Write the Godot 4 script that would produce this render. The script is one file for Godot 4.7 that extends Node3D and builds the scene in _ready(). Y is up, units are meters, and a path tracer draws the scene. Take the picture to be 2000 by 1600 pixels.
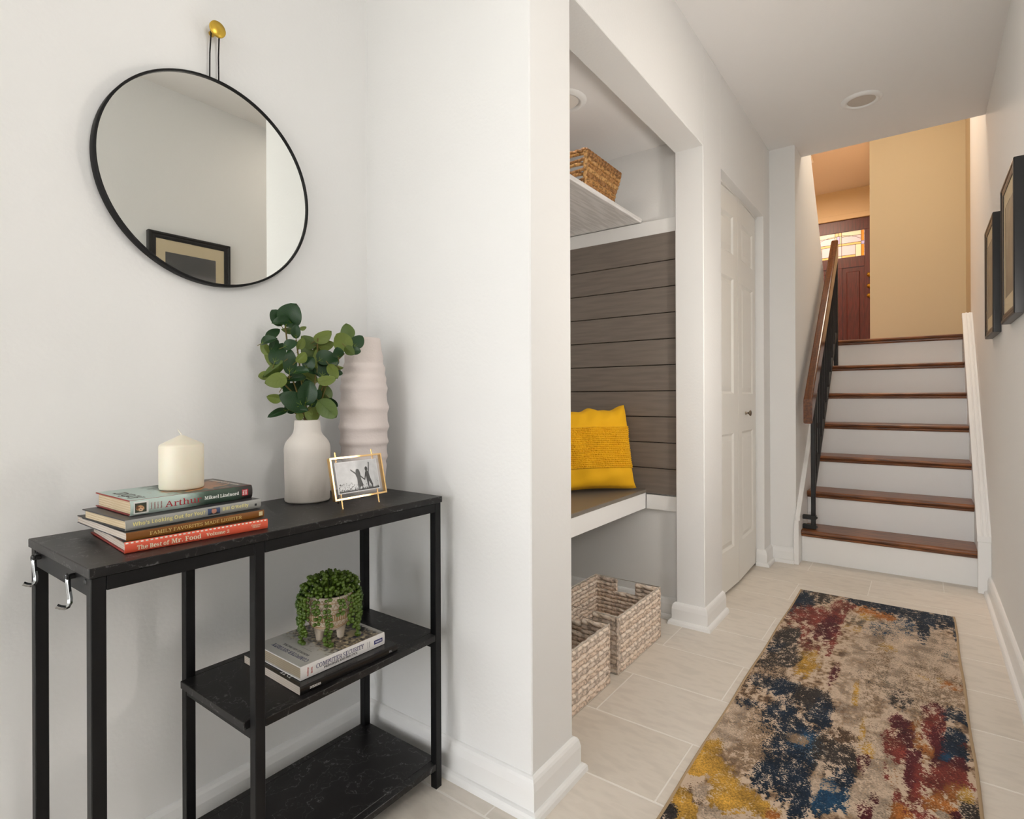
extends Node3D

# Everything is laid out in metres. Helper V(x, y, d): x to the right wall, y up, d down the hallway (d = -z).

# ---------------------------------------------------------------- measured layout
const EYE := 1.0
const FOCAL := 1089.5
const HORIZON := 776.84
const YAW := 0.6351
const ROLL := -0.0037
const X_ENTRY := -1.358      # wall with the mirror
const X_HALL := -0.757       # left face of the hallway
const X_RIGHT := 0.274       # right wall
const X_IN := -0.882         # inner face of the header and pillar
const D_STUB := 1.103
const D_OPEN := 1.294
const D_PILLAR := 2.4185
const D_SIDE := 2.46         # planked side wall of the alcove
const CEIL := 2.51
const D_CEIL := 3.919
const X_STAIR := -0.615
const D_BACK := -3.6         # wall behind the camera, with unseen patio door and window
const E_UNSEEN_PATIO := 0.8
const E_UNSEEN_WINDOW := 0.8
const E_UNSEEN_LANDING := 2.2
const E_UNSEEN_FOYER := 8.0
const E_UNSEEN_WALL := 0.55
const E_UNSEEN_HALL := 0.2
const E_SECOND_FILL := 1.08
const E_ALCOVE_FILL := 0.06
const UP_FLOOR := 1.441
const UP_CEIL := 3.92

var M := {}
var rng := RandomNumberGenerator.new()


func V(x: float, y: float, d: float) -> Vector3:
	return Vector3(x, y, -d)


# ---------------------------------------------------------------- mesh builder
class Shape:
	var v := PackedVector3Array()
	var n := PackedVector3Array()
	var t := PackedVector2Array()
	var c := PackedColorArray()
	var tint := Color.WHITE
	var colored := false

	func tri(a: Vector3, b: Vector3, e: Vector3, na: Vector3, nb: Vector3, ne: Vector3, ua := Vector2.ZERO, ub := Vector2.ZERO, ue := Vector2.ZERO) -> void:
		v.append(a); v.append(e); v.append(b)
		n.append(na); n.append(ne); n.append(nb)
		t.append(ua); t.append(ue); t.append(ub)
		c.append(tint); c.append(tint); c.append(tint)

	func flat(a: Vector3, b: Vector3, e: Vector3) -> void:
		var k := (b - a).cross(e - a).normalized()
		tri(a, b, e, k, k, k, Vector2(a.x, -a.y), Vector2(b.x, -b.y), Vector2(e.x, -e.y))

	func quad(a: Vector3, b: Vector3, e: Vector3, f: Vector3, ua := Vector2(0, 1), ub := Vector2(1, 1), ue := Vector2(1, 0), uf := Vector2(0, 0)) -> void:
		var k := (e - a).cross(f - b).normalized()
		tri(a, b, e, k, k, k, ua, ub, ue)
		tri(a, e, f, k, k, k, ua, ue, uf)

	func quad_of(a: Vector3, b: Vector3, e: Vector3, f: Vector3) -> Shape:
		quad(a, b, e, f)
		return self

	# box with chamfered edges
	func box(lo: Vector3, hi: Vector3, bev := 0.0) -> Shape:
		var first := v.size()
		var b := minf(bev, 0.49 * minf(hi.x - lo.x, minf(hi.y - lo.y, hi.z - lo.z)))
		var m := (lo + hi) * 0.5
		var h := (hi - lo) * 0.5
		var ax := [Vector3.RIGHT, Vector3.UP, Vector3.BACK]
		var s := [h.x, h.y, h.z]
		for i in 3:
			var j := (i + 1) % 3
			var k := (i + 2) % 3
			for g: float in [-1.0, 1.0]:
				var o: Vector3 = m + ax[i] * (s[i] * g)
				var du: Vector3 = ax[j] * (s[j] - b) * g
				var dv: Vector3 = ax[k] * (s[k] - b)
				quad(o - du - dv, o + du - dv, o + du + dv, o - du + dv)
		if b <= 0.0:
			return fix(m, first)
		for i in 3:
			var j := (i + 1) % 3
			var k := (i + 2) % 3
			for gj: float in [-1.0, 1.0]:
				for gk: float in [-1.0, 1.0]:
					var o1: Vector3 = m + ax[j] * (s[j] * gj) + ax[k] * ((s[k] - b) * gk)
					var o2: Vector3 = m + ax[j] * ((s[j] - b) * gj) + ax[k] * (s[k] * gk)
					var du: Vector3 = ax[i] * (s[i] - b)
					if gj * gk > 0.0:
						quad(o1 - du, o1 + du, o2 + du, o2 - du)
					else:
						quad(o2 - du, o2 + du, o1 + du, o1 - du)
					# orientation does not depend on the viewer; normals are fixed below
		for gx: float in [-1.0, 1.0]:
			for gy: float in [-1.0, 1.0]:
				for gz: float in [-1.0, 1.0]:
					var p := m + Vector3(h.x * gx, (h.y - b) * gy, (h.z - b) * gz)
					var q := m + Vector3((h.x - b) * gx, h.y * gy, (h.z - b) * gz)
					var r := m + Vector3((h.x - b) * gx, (h.y - b) * gy, h.z * gz)
					if gx * gy * gz > 0.0:
						flat(p, q, r)
					else:
						flat(p, r, q)
		return fix(m, first)

	# turn every triangle of a convex lump away from its middle
	func fix(m: Vector3, first := 0) -> Shape:
		for i in range(first, v.size(), 3):
			var k := (v[i] + v[i + 1] + v[i + 2]) / 3.0 - m
			if n[i].dot(k) < 0.0:
				n[i] = -n[i]; n[i + 1] = -n[i + 1]; n[i + 2] = -n[i + 2]
				var a := v[i + 1]; v[i + 1] = v[i + 2]; v[i + 2] = a
				var u := t[i + 1]; t[i + 1] = t[i + 2]; t[i + 2] = u
		return self

	# profile of (radius, height); points given twice make a crease
	func lathe(pr: PackedVector2Array, seg := 48, at := Vector3.ZERO) -> Shape:
		var nn := PackedVector2Array()
		for i in pr.size():
			var d0 := pr[i] - pr[i - 1] if i > 0 else Vector2.ZERO
			var d1 := pr[i + 1] - pr[i] if i < pr.size() - 1 else Vector2.ZERO
			var d := Vector2.ZERO
			if d0.length() > 1e-7: d += d0.normalized()
			if d1.length() > 1e-7: d += d1.normalized()
			nn.append(Vector2(d.y, -d.x).normalized())
		for i in pr.size() - 1:
			if pr[i].distance_to(pr[i + 1]) < 1e-7:
				continue
			for k in seg:
				var a := TAU * k / seg
				var b := TAU * (k + 1) / seg
				var ca := Vector3(cos(a), 0, -sin(a))
				var cb := Vector3(cos(b), 0, -sin(b))
				var p := [at + ca * pr[i].x + Vector3.UP * pr[i].y, at + cb * pr[i].x + Vector3.UP * pr[i].y, at + cb * pr[i + 1].x + Vector3.UP * pr[i + 1].y, at + ca * pr[i + 1].x + Vector3.UP * pr[i + 1].y]
				var q := [ca * nn[i].x + Vector3.UP * nn[i].y, cb * nn[i].x + Vector3.UP * nn[i].y, cb * nn[i + 1].x + Vector3.UP * nn[i + 1].y, ca * nn[i + 1].x + Vector3.UP * nn[i + 1].y]
				if pr[i].x > 1e-7:
					tri(p[0], p[1], p[2], q[0], q[1], q[2], Vector2(float(k) / seg, pr[i].y), Vector2((k + 1.0) / seg, pr[i].y), Vector2((k + 1.0) / seg, pr[i + 1].y))
				if pr[i + 1].x > 1e-7:
					tri(p[0], p[2], p[3], q[0], q[2], q[3], Vector2(float(k) / seg, pr[i].y), Vector2((k + 1.0) / seg, pr[i + 1].y), Vector2(float(k) / seg, pr[i + 1].y))
		return self

	# round tube along points; rad(i) may change along the way
	func tube(pts: PackedVector3Array, rad: Callable, seg := 10, closed := false) -> Shape:
		var cnt := pts.size()
		var rings := []
		var up := Vector3.UP
		var tan0 := (pts[1] - pts[0]).normalized()
		if absf(tan0.dot(up)) > 0.9: up = Vector3.RIGHT
		var side := tan0.cross(up).normalized()
		for i in cnt:
			var tg: Vector3
			if closed: tg = (pts[(i + 1) % cnt] - pts[(i - 1 + cnt) % cnt]).normalized()
			else: tg = (pts[mini(i + 1, cnt - 1)] - pts[maxi(i - 1, 0)]).normalized()
			side = (side - tg * side.dot(tg)).normalized()
			var oth := tg.cross(side)
			var ring := []
			for k in seg + 1:
				var a := TAU * k / seg
				var dir := side * cos(a) + oth * sin(a)
				ring.append([pts[i] + dir * float(rad.call(i, a)), dir])
			rings.append(ring)
		var last := cnt if closed else cnt - 1
		for i in last:
			var A: Array = rings[i]
			var B: Array = rings[(i + 1) % cnt]
			for k in seg:
				tri(A[k][0], A[k + 1][0], B[k + 1][0], A[k][1], A[k + 1][1], B[k + 1][1], Vector2(float(k) / seg, i), Vector2((k + 1.0) / seg, i), Vector2((k + 1.0) / seg, i + 1))
				tri(A[k][0], B[k + 1][0], B[k][0], A[k][1], B[k + 1][1], B[k][1], Vector2(float(k) / seg, i), Vector2((k + 1.0) / seg, i + 1), Vector2(float(k) / seg, i + 1))
		if not closed:
			var ta := (pts[0] - pts[1]).normalized()
			var tb := (pts[cnt - 1] - pts[cnt - 2]).normalized()
			for k in seg:
				tri(pts[0], rings[0][k + 1][0], rings[0][k][0], ta, ta, ta)
				tri(pts[cnt - 1], rings[cnt - 1][k][0], rings[cnt - 1][k + 1][0], tb, tb, tb)
		return self

	func rod(a: Vector3, b: Vector3, r: float, seg := 10) -> Shape:
		return tube(PackedVector3Array([a, b]), func(_i, _a): return r, seg)

	# two-strand rope from a to b: one surface whose figure-eight section turns along the way
	func rope(a: Vector3, b: Vector3, r: float, pitch: float, hand := 1.0, seg := 10, phase := 0.0) -> Shape:
		var L := a.distance_to(b)
		var steps := maxi(3, int(L / pitch * 14.0))
		var pts := PackedVector3Array()
		for i in steps + 1:
			pts.append(a.lerp(b, float(i) / steps))
		var first := v.size()
		tube(pts, func(i, w): return r * (0.62 + 0.43 * sqrt(absf(cos(w + phase - hand * PI * i / 14.0)))), seg)
		smooth(first)
		return self

	# polygon (x, y) drawn out along +z
	func prism(poly: PackedVector2Array, depth: float, T := Transform3D.IDENTITY, smooth_sides := false) -> Shape:
		var p := poly
		if Geometry2D.is_polygon_clockwise(p):
			p = p.duplicate(); p.reverse()
		var idx := Geometry2D.triangulate_polygon(p)
		var zf := T.basis.z.normalized()
		for i in range(0, idx.size(), 3):
			var a := p[idx[i]]; var b := p[idx[i + 1]]; var e := p[idx[i + 2]]
			if (b - a).cross(e - a) < 0.0:
				var s := b; b = e; e = s
			tri(T * Vector3(a.x, a.y, depth), T * Vector3(b.x, b.y, depth), T * Vector3(e.x, e.y, depth), zf, zf, zf, Vector2(a.x, -a.y), Vector2(b.x, -b.y), Vector2(e.x, -e.y))
			tri(T * Vector3(a.x, a.y, 0), T * Vector3(e.x, e.y, 0), T * Vector3(b.x, b.y, 0), -zf, -zf, -zf, Vector2(a.x, -a.y), Vector2(e.x, -e.y), Vector2(b.x, -b.y))
		var cnt := p.size()
		for i in cnt:
			var a := p[i]; var b := p[(i + 1) % cnt]
			var na := Vector2((b - a).y, -(b - a).x).normalized()
			var nb := na
			if smooth_sides:
				var pa := p[(i - 1 + cnt) % cnt]; var pb := p[(i + 2) % cnt]
				na = (na + Vector2((a - pa).y, -(a - pa).x).normalized()).normalized()
				nb = (nb + Vector2((pb - b).y, -(pb - b).x).normalized()).normalized()
			var wa := (T.basis * Vector3(na.x, na.y, 0)).normalized(); var wb := (T.basis * Vector3(nb.x, nb.y, 0)).normalized()
			var q0 := T * Vector3(a.x, a.y, 0); var q1 := T * Vector3(b.x, b.y, 0)
			var q2 := T * Vector3(b.x, b.y, depth); var q3 := T * Vector3(a.x, a.y, depth)
			tri(q0, q1, q2, wa, wb, wb); tri(q0, q2, q3, wa, wb, wa)
		return self

	# f(u, v) in 0..1 gives a point; normals from the surface itself
	func sheet(f: Callable, nu: int, nv: int, flip := false, wrap_u := false) -> Shape:
		var P := []
		for i in nu + 1:
			var col := PackedVector3Array()
			for j in nv + 1:
				col.append(f.call(float(i) / nu, float(j) / nv))
			P.append(col)
		var N := []
		for i in nu + 1:
			var col := PackedVector3Array()
			for j in nv + 1:
				var i0 := maxi(i - 1, 0); var i1 := mini(i + 1, nu)
				if wrap_u and (i == 0 or i == nu): i0 = nu - 1; i1 = 1
				var du: Vector3 = P[i1][j] - P[i0][j]
				var dv: Vector3 = P[i][mini(j + 1, nv)] - P[i][maxi(j - 1, 0)]
				var k := du.cross(dv).normalized()
				col.append(-k if flip else k)
			N.append(col)
		for i in nu:
			for j in nv:
				var u0 := Vector2(float(i) / nu, 1.0 - float(j) / nv); var u1 := Vector2((i + 1.0) / nu, 1.0 - float(j) / nv)
				var u2 := Vector2((i + 1.0) / nu, 1.0 - (j + 1.0) / nv); var u3 := Vector2(float(i) / nu, 1.0 - (j + 1.0) / nv)
				if flip:
					tri(P[i][j], P[i + 1][j + 1], P[i + 1][j], N[i][j], N[i + 1][j + 1], N[i + 1][j], u0, u2, u1)
					tri(P[i][j], P[i][j + 1], P[i + 1][j + 1], N[i][j], N[i][j + 1], N[i + 1][j + 1], u0, u3, u2)
				else:
					tri(P[i][j], P[i + 1][j], P[i + 1][j + 1], N[i][j], N[i + 1][j], N[i + 1][j + 1], u0, u1, u2)
					tri(P[i][j], P[i + 1][j + 1], P[i][j + 1], N[i][j], N[i + 1][j + 1], N[i][j + 1], u0, u2, u3)
		return self

	func ball(o: Vector3, r: Vector3, B := Basis.IDENTITY, nu := 7, nv := 5) -> Shape:
		return sheet(func(a, b): return o + B * (Vector3(cos(TAU * a) * sin(PI * b), -cos(PI * b), -sin(TAU * a) * sin(PI * b)) * r), nu, nv, false, true).fix_from(o, nu * nv * 6)

	func fix_from(o: Vector3, cnt: int) -> Shape:
		for i in range(v.size() - cnt, v.size()):
			if n[i].length_squared() < 0.5 or n[i].dot(v[i] - o) < 0.0:
				n[i] = (v[i] - o).normalized()
		return self

	# average the normals of points that coincide, from vertex number first on
	func smooth(first := 0) -> Shape:
		var sum := {}
		for i in range(first, v.size(), 3):
			var k := (v[i + 2] - v[i]).cross(v[i + 1] - v[i])
			for j in 3:
				var key := (v[i + j] * 20000.0).round()
				sum[key] = sum.get(key, Vector3.ZERO) + k
		for i in range(first, v.size()):
			var s: Vector3 = sum[(v[i] * 20000.0).round()]
			if s.length_squared() > 1e-20:
				n[i] = s.normalized()
		return self

	func moved(T: Transform3D, first := 0) -> Shape:
		for i in range(first, v.size()):
			v[i] = T * v[i]
			n[i] = (T.basis * n[i]).normalized()
		return self

	func mesh(into: ArrayMesh = null) -> ArrayMesh:
		for i in range(0, v.size(), 3):   # winding follows the normals
			if (v[i + 2] - v[i]).cross(v[i + 1] - v[i]).dot(n[i] + n[i + 1] + n[i + 2]) < 0.0:
				var p := v[i + 1]; v[i + 1] = v[i + 2]; v[i + 2] = p
				p = n[i + 1]; n[i + 1] = n[i + 2]; n[i + 2] = p
				var q := t[i + 1]; t[i + 1] = t[i + 2]; t[i + 2] = q
		var a := []
		a.resize(Mesh.ARRAY_MAX)
		a[Mesh.ARRAY_VERTEX] = v
		a[Mesh.ARRAY_NORMAL] = n
		a[Mesh.ARRAY_TEX_UV] = t
		if colored: a[Mesh.ARRAY_COLOR] = c
		var m := into if into else ArrayMesh.new()
		m.add_surface_from_arrays(Mesh.PRIMITIVE_TRIANGLES, a)
		return m


# ---------------------------------------------------------------- scene helpers
func thing(called: String, label: String, category: String, at := Vector3.ZERO, group := "") -> Node3D:
	var o := Node3D.new()
	o.name = called
	add_child(o, true)
	o.position = at
	tag(o, label, category, group)
	return o


func tag(o: Node, label: String, category: String, group := "") -> void:
	o.set_meta("label", label)
	o.set_meta("category", category)
	if group: o.set_meta("group", group)


func put(parent: Node, called: String, s, mat: Material, at := Vector3.ZERO, basis := Basis.IDENTITY) -> MeshInstance3D:
	var o := MeshInstance3D.new()
	o.name = called
	o.mesh = s.mesh() if s is Shape else s
	if mat:
		o.material_override = mat
	o.transform = Transform3D(basis, at)
	parent.add_child(o, true)
	return o


func struct(called: String, s: Shape, mat: Material, label := "", parent: Node = self) -> MeshInstance3D:
	var o := put(parent, called, s, mat)
	if parent == self:
		o.set_meta("kind", "structure")
		o.set_meta("label", label)
	return o


func bx(x0: float, x1: float, y0: float, y1: float, d0: float, d1: float, bev := 0.0) -> Shape:
	return Shape.new().box(Vector3(minf(x0, x1), minf(y0, y1), -maxf(d0, d1)), Vector3(maxf(x0, x1), maxf(y0, y1), -minf(d0, d1)), bev)


func lettering(parent: Node, words: String, font: String, weight: int, size: Vector2, mat: Material, T: Transform3D, align := 0, called := "lettering") -> MeshInstance3D:
	# size.y: height of the line, size.x: width that the words are fitted into (0 keeps the font's own)
	var f := SystemFont.new()
	f.font_names = PackedStringArray([font])
	f.font_weight = weight
	var tm := TextMesh.new()
	tm.font = f
	tm.text = words
	tm.font_size = 48
	tm.pixel_size = 0.001
	tm.depth = 0.02
	tm.curve_step = 2.0
	var box := tm.get_aabb()
	var sy := size.y / box.size.y
	var sx := size.x / box.size.x if size.x > 0.0 else sy
	var o := MeshInstance3D.new()
	o.name = called
	o.mesh = tm
	o.material_override = mat
	var mid := box.get_center()
	var shift := Vector3(-mid.x * sx, -mid.y * sy, 0)
	if align < 0: shift.x = -box.position.x * sx
	o.transform = T * Transform3D(Basis.from_scale(Vector3(sx, sy, 0.0003 / 0.02)), shift)
	parent.add_child(o, true)
	return o


# ---------------------------------------------------------------- materials
func plain(c: Color, rough := 0.6, metal := 0.0, spec := 0.5) -> StandardMaterial3D:
	var m := StandardMaterial3D.new()
	m.albedo_color = c
	m.roughness = rough
	m.metallic = metal
	m.metallic_specular = spec
	return m


func noise_of(seed_: int, freq: float, octaves := 4, kind := FastNoiseLite.TYPE_SIMPLEX_SMOOTH, fractal := FastNoiseLite.FRACTAL_FBM) -> FastNoiseLite:
	var f := FastNoiseLite.new()
	f.seed = seed_
	f.noise_type = kind
	f.frequency = freq
	f.fractal_type = fractal
	f.fractal_octaves = octaves
	return f


func ramp(stops: Array) -> Gradient:
	var g := Gradient.new()
	var o := PackedFloat32Array()
	var c := PackedColorArray()
	for s in stops:
		o.append(s[0]); c.append(s[1])
	g.offsets = o
	g.colors = c
	return g


func noise_tex(f: FastNoiseLite, size: int, stops: Array = [], normal := 0.0) -> NoiseTexture2D:
	var t := NoiseTexture2D.new()
	t.noise = f
	t.width = size
	t.height = size
	t.seamless = true
	if stops: t.color_ramp = ramp(stops)
	if normal > 0.0:
		t.as_normal_map = true
		t.bump_strength = normal
	return t


func triplanar(m: StandardMaterial3D, scale: Vector3, world := false, offset := Vector3.ZERO) -> StandardMaterial3D:
	m.uv1_triplanar = true
	m.uv1_world_triplanar = world
	m.uv1_scale = scale
	m.uv1_offset = offset
	m.uv1_triplanar_sharpness = 6.0
	return m


func relief(m: StandardMaterial3D, t: Texture2D, cm: float) -> StandardMaterial3D:
	m.heightmap_enabled = true
	m.heightmap_texture = t
	m.heightmap_scale = cm
	return m


func paint(c: Color, rough := 0.7) -> StandardMaterial3D:
	# rolled wall paint: a faint orange-peel relief
	var m := plain(c, rough, 0.0, 0.4)
	relief(m, M.peel, 0.02)
	return triplanar(m, Vector3.ONE * 6.0, true)


func picture(im: Image, rough := 0.5) -> StandardMaterial3D:
	var m := plain(Color.WHITE, rough)
	m.albedo_texture = ImageTexture.create_from_image(im)
	m.texture_repeat = false
	return m


func grain(dark: Color, light: Color, seed_: int, along: String, rough: float, scale := 1.0) -> StandardMaterial3D:
	# wood: noise stretched along one axis
	var m := plain(Color.WHITE, rough)
	m.albedo_texture = noise_tex(noise_of(seed_, 0.02, 5), 256, [[0.25, dark], [0.5, dark.lerp(light, 0.55)], [0.75, light]])
	var s := {"x": Vector3(0.9, 11, 11), "y": Vector3(11, 0.9, 11), "z": Vector3(11, 11, 0.9)}
	return triplanar(m, s[along] * scale, false, Vector3(seed_ * 0.137, seed_ * 0.271, seed_ * 0.419))


func make_materials() -> void:
	M.peel = noise_tex(noise_of(3, 0.045, 3), 256)
	M.wall = paint(Color(0.925, 0.925, 0.92))
	M.ceiling = paint(Color(0.945, 0.94, 0.935), 0.85)
	M.beige = paint(Color(0.84, 0.77, 0.635))
	M.up_white = paint(Color(0.88, 0.85, 0.82), 0.85)
	M.trim = plain(Color(0.94, 0.94, 0.935), 0.38)
	M.door_white = plain(Color(0.935, 0.93, 0.91), 0.42)
	M.grout = plain(Color(0.935, 0.915, 0.885), 0.9)
	M.tile = []
	for k in 4:
		var b := Color(0.862, 0.825, 0.775).lerp(Color(0.878, 0.845, 0.80), k / 3.0)
		var m := plain(Color.WHITE, 0.42)
		m.albedo_texture = noise_tex(noise_of(20 + k, 0.012, 6), 512, [[0.25, b.darkened(0.035)], [0.5, b], [0.62, b.lightened(0.03)], [0.8, b.darkened(0.015)]])
		triplanar(m, Vector3(1.1, 3.2, 3.2), true, Vector3(k * 0.37, 0, k * 0.61))
		M.tile.append(m)
	M.black_metal = plain(Color(0.05, 0.05, 0.055), 0.45, 0.0, 0.35)
	M.black_paint = plain(Color(0.06, 0.06, 0.065), 0.5)
	var veins := noise_of(7, 0.0045, 5)
	veins.domain_warp_enabled = true
	veins.domain_warp_amplitude = 30.0
	veins.domain_warp_frequency = 0.01
	var st := Color(0.085, 0.08, 0.08)
	M.marble = plain(Color.WHITE, 0.36, 0.0, 0.38)
	M.marble.albedo_texture = noise_tex(veins, 1024, [[0.0, st.darkened(0.1)], [0.30, st], [0.484, st.lightened(0.02)], [0.498, st.lightened(0.33)], [0.502, st.lightened(0.30)], [0.512, st.lightened(0.02)], [0.655, st], [0.668, st.lightened(0.22)], [0.675, st.lightened(0.01)], [1.0, st.darkened(0.1)]])
	triplanar(M.marble, Vector3.ONE * 1.9, true, Vector3(0.21, 0.4, 0.3))
	M.mirror = plain(Color(0.93, 0.935, 0.92), 0.0, 1.0)
	M.brass = plain(Color(0.82, 0.68, 0.29), 0.34, 1.0)
	M.gold = plain(Color(0.95, 0.79, 0.55), 0.22, 1.0)
	M.chrome = plain(Color(0.8, 0.81, 0.82), 0.13, 1.0)
	M.nickel = plain(Color(0.55, 0.5, 0.44), 0.28, 1.0)
	M.cord = plain(Color(0.1, 0.09, 0.085), 0.8)
	M.glass = plain(Color(1, 1, 1, 0.04), 0.02)
	M.glass.metallic_specular = 0.12
	M.glass.transparency = BaseMaterial3D.TRANSPARENCY_ALPHA
	M.museum_glass = M.glass.duplicate()
	M.museum_glass.metallic_specular = 0.05
	M.tread = grain(Color(0.33, 0.18, 0.085), Color(0.57, 0.345, 0.17), 5, "x", 0.34)
	M.rail_wood = grain(Color(0.31, 0.17, 0.08), Color(0.44, 0.255, 0.125), 8, "z", 0.22)
	M.plank = []
	for k in 4:
		var a := Color(0.475, 0.435, 0.40)
		var m := grain(a.darkened(0.045), a.lightened(0.03), 30 + k, "x", 0.55, 0.8)
		M.plank.append(m)
	M.bench_top = plain(Color(0.47, 0.44, 0.40), 0.35)
	M.shelf_white = grain(Color(0.82, 0.81, 0.8), Color(0.9, 0.89, 0.885), 41, "z", 0.5)
	M.candle = plain(Color(0.89, 0.865, 0.79), 0.4)
	M.candle.subsurf_scatter_enabled = true
	M.candle.subsurf_scatter_strength = 0.2
	var bis := noise_tex(noise_of(51, 0.05, 3), 256)
	M.white_clay = relief(triplanar(plain(Color(0.885, 0.86, 0.83), 0.75), Vector3.ONE * 9.0), bis, 0.02)
	M.pink_clay = relief(triplanar(plain(Color(0.89, 0.845, 0.825), 0.8), Vector3.ONE * 9.0), bis, 0.03)
	M.page = plain(Color(0.83, 0.77, 0.66), 0.9)
	M.page.albedo_texture = noise_tex(noise_of(61, 0.02, 3), 128, [[0.3, Color(0.85, 0.82, 0.78)], [0.7, Color(1, 1, 1)]])
	triplanar(M.page, Vector3(1.5, 240, 1.5))
	M.page_grey = M.page.duplicate(); M.page_grey.albedo_color = Color(0.82, 0.79, 0.76)
	M.page_dim = M.page.duplicate(); M.page_dim.albedo_color = Color(0.66, 0.62, 0.55)
	M.leaf_top = plain(Color(0.135, 0.26, 0.13), 0.36, 0.0, 0.4)
	M.leaf_top.albedo_texture = noise_tex(noise_of(71, 0.02, 3), 128, [[0.3, Color(0.75, 0.8, 0.85)], [0.7, Color(1.0, 1.0, 0.9)]])
	triplanar(M.leaf_top, Vector3.ONE * 8.0)
	M.leaf_under = plain(Color(0.40, 0.46, 0.17), 0.5)
	M.leaf_under.backlight_enabled = true
	M.leaf_under.backlight = Color(0.25, 0.32, 0.06)
	M.leaf_under_dark = plain(Color(0.30, 0.38, 0.13), 0.5)
	M.leaf_under_dark.backlight_enabled = true
	M.leaf_under_dark.backlight = Color(0.2, 0.26, 0.05)
	M.rib = plain(Color(0.52, 0.60, 0.12), 0.5)
	M.stem = plain(Color(0.42, 0.36, 0.13), 0.6)
	M.bead = plain(Color(0.29, 0.385, 0.08), 0.4)
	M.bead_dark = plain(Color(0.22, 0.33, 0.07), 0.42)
	M.pot = relief(triplanar(plain(Color(0.83, 0.775, 0.71), 0.6), Vector3.ONE * 12.0), bis, 0.04)
	M.pot_tan = plain(Color(0.68, 0.53, 0.33), 0.75)
	M.mustard = plain(Color(0.93, 0.70, 0.03), 0.85)
	M.mustard.rim_enabled = true
	M.mustard.rim = 0.3
	M.mustard.rim_tint = 0.6
	relief(triplanar(M.mustard, Vector3.ONE * 14.0), noise_tex(noise_of(81, 0.08, 3), 256), 0.03)
	M.mustard_loop = plain(Color(0.91, 0.69, 0.035), 0.9)
	M.mustard_loop.rim_enabled = true
	M.mustard_loop.rim = 0.3
	M.wash = []
	M.straw = []
	for k in 4:
		var a: Color = [Color(0.93, 0.85, 0.77), Color(0.88, 0.79, 0.71), Color(0.95, 0.88, 0.81), Color(0.84, 0.765, 0.70)][k]
		var m := plain(Color.WHITE, 0.75)
		m.albedo_texture = noise_tex(noise_of(90 + k, 0.05, 4), 128, [[0.28, a.darkened(0.2)], [0.5, a], [0.72, a.lightened(0.25)]])
		M.wash.append(triplanar(m, Vector3.ONE * 7.0, false, Vector3(k, k, 0)))
		var b: Color = [Color(0.75, 0.54, 0.29), Color(0.68, 0.47, 0.24), Color(0.79, 0.59, 0.34), Color(0.62, 0.42, 0.21)][k]
		var w := plain(Color.WHITE, 0.5)
		w.albedo_texture = noise_tex(noise_of(95 + k, 0.05, 4), 128, [[0.28, b.darkened(0.3)], [0.5, b], [0.72, b.lightened(0.15)]])
		M.straw.append(triplanar(w, Vector3.ONE * 9.0, false, Vector3(k, k, 0)))
	M.maroon = grain(Color(0.25, 0.09, 0.085), Color(0.33, 0.125, 0.115), 44, "y", 0.4)
	M.mat_board = plain(Color(0.80, 0.735, 0.60), 0.85)
	M.frame_black = plain(Color(0.075, 0.075, 0.085), 0.35)


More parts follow.
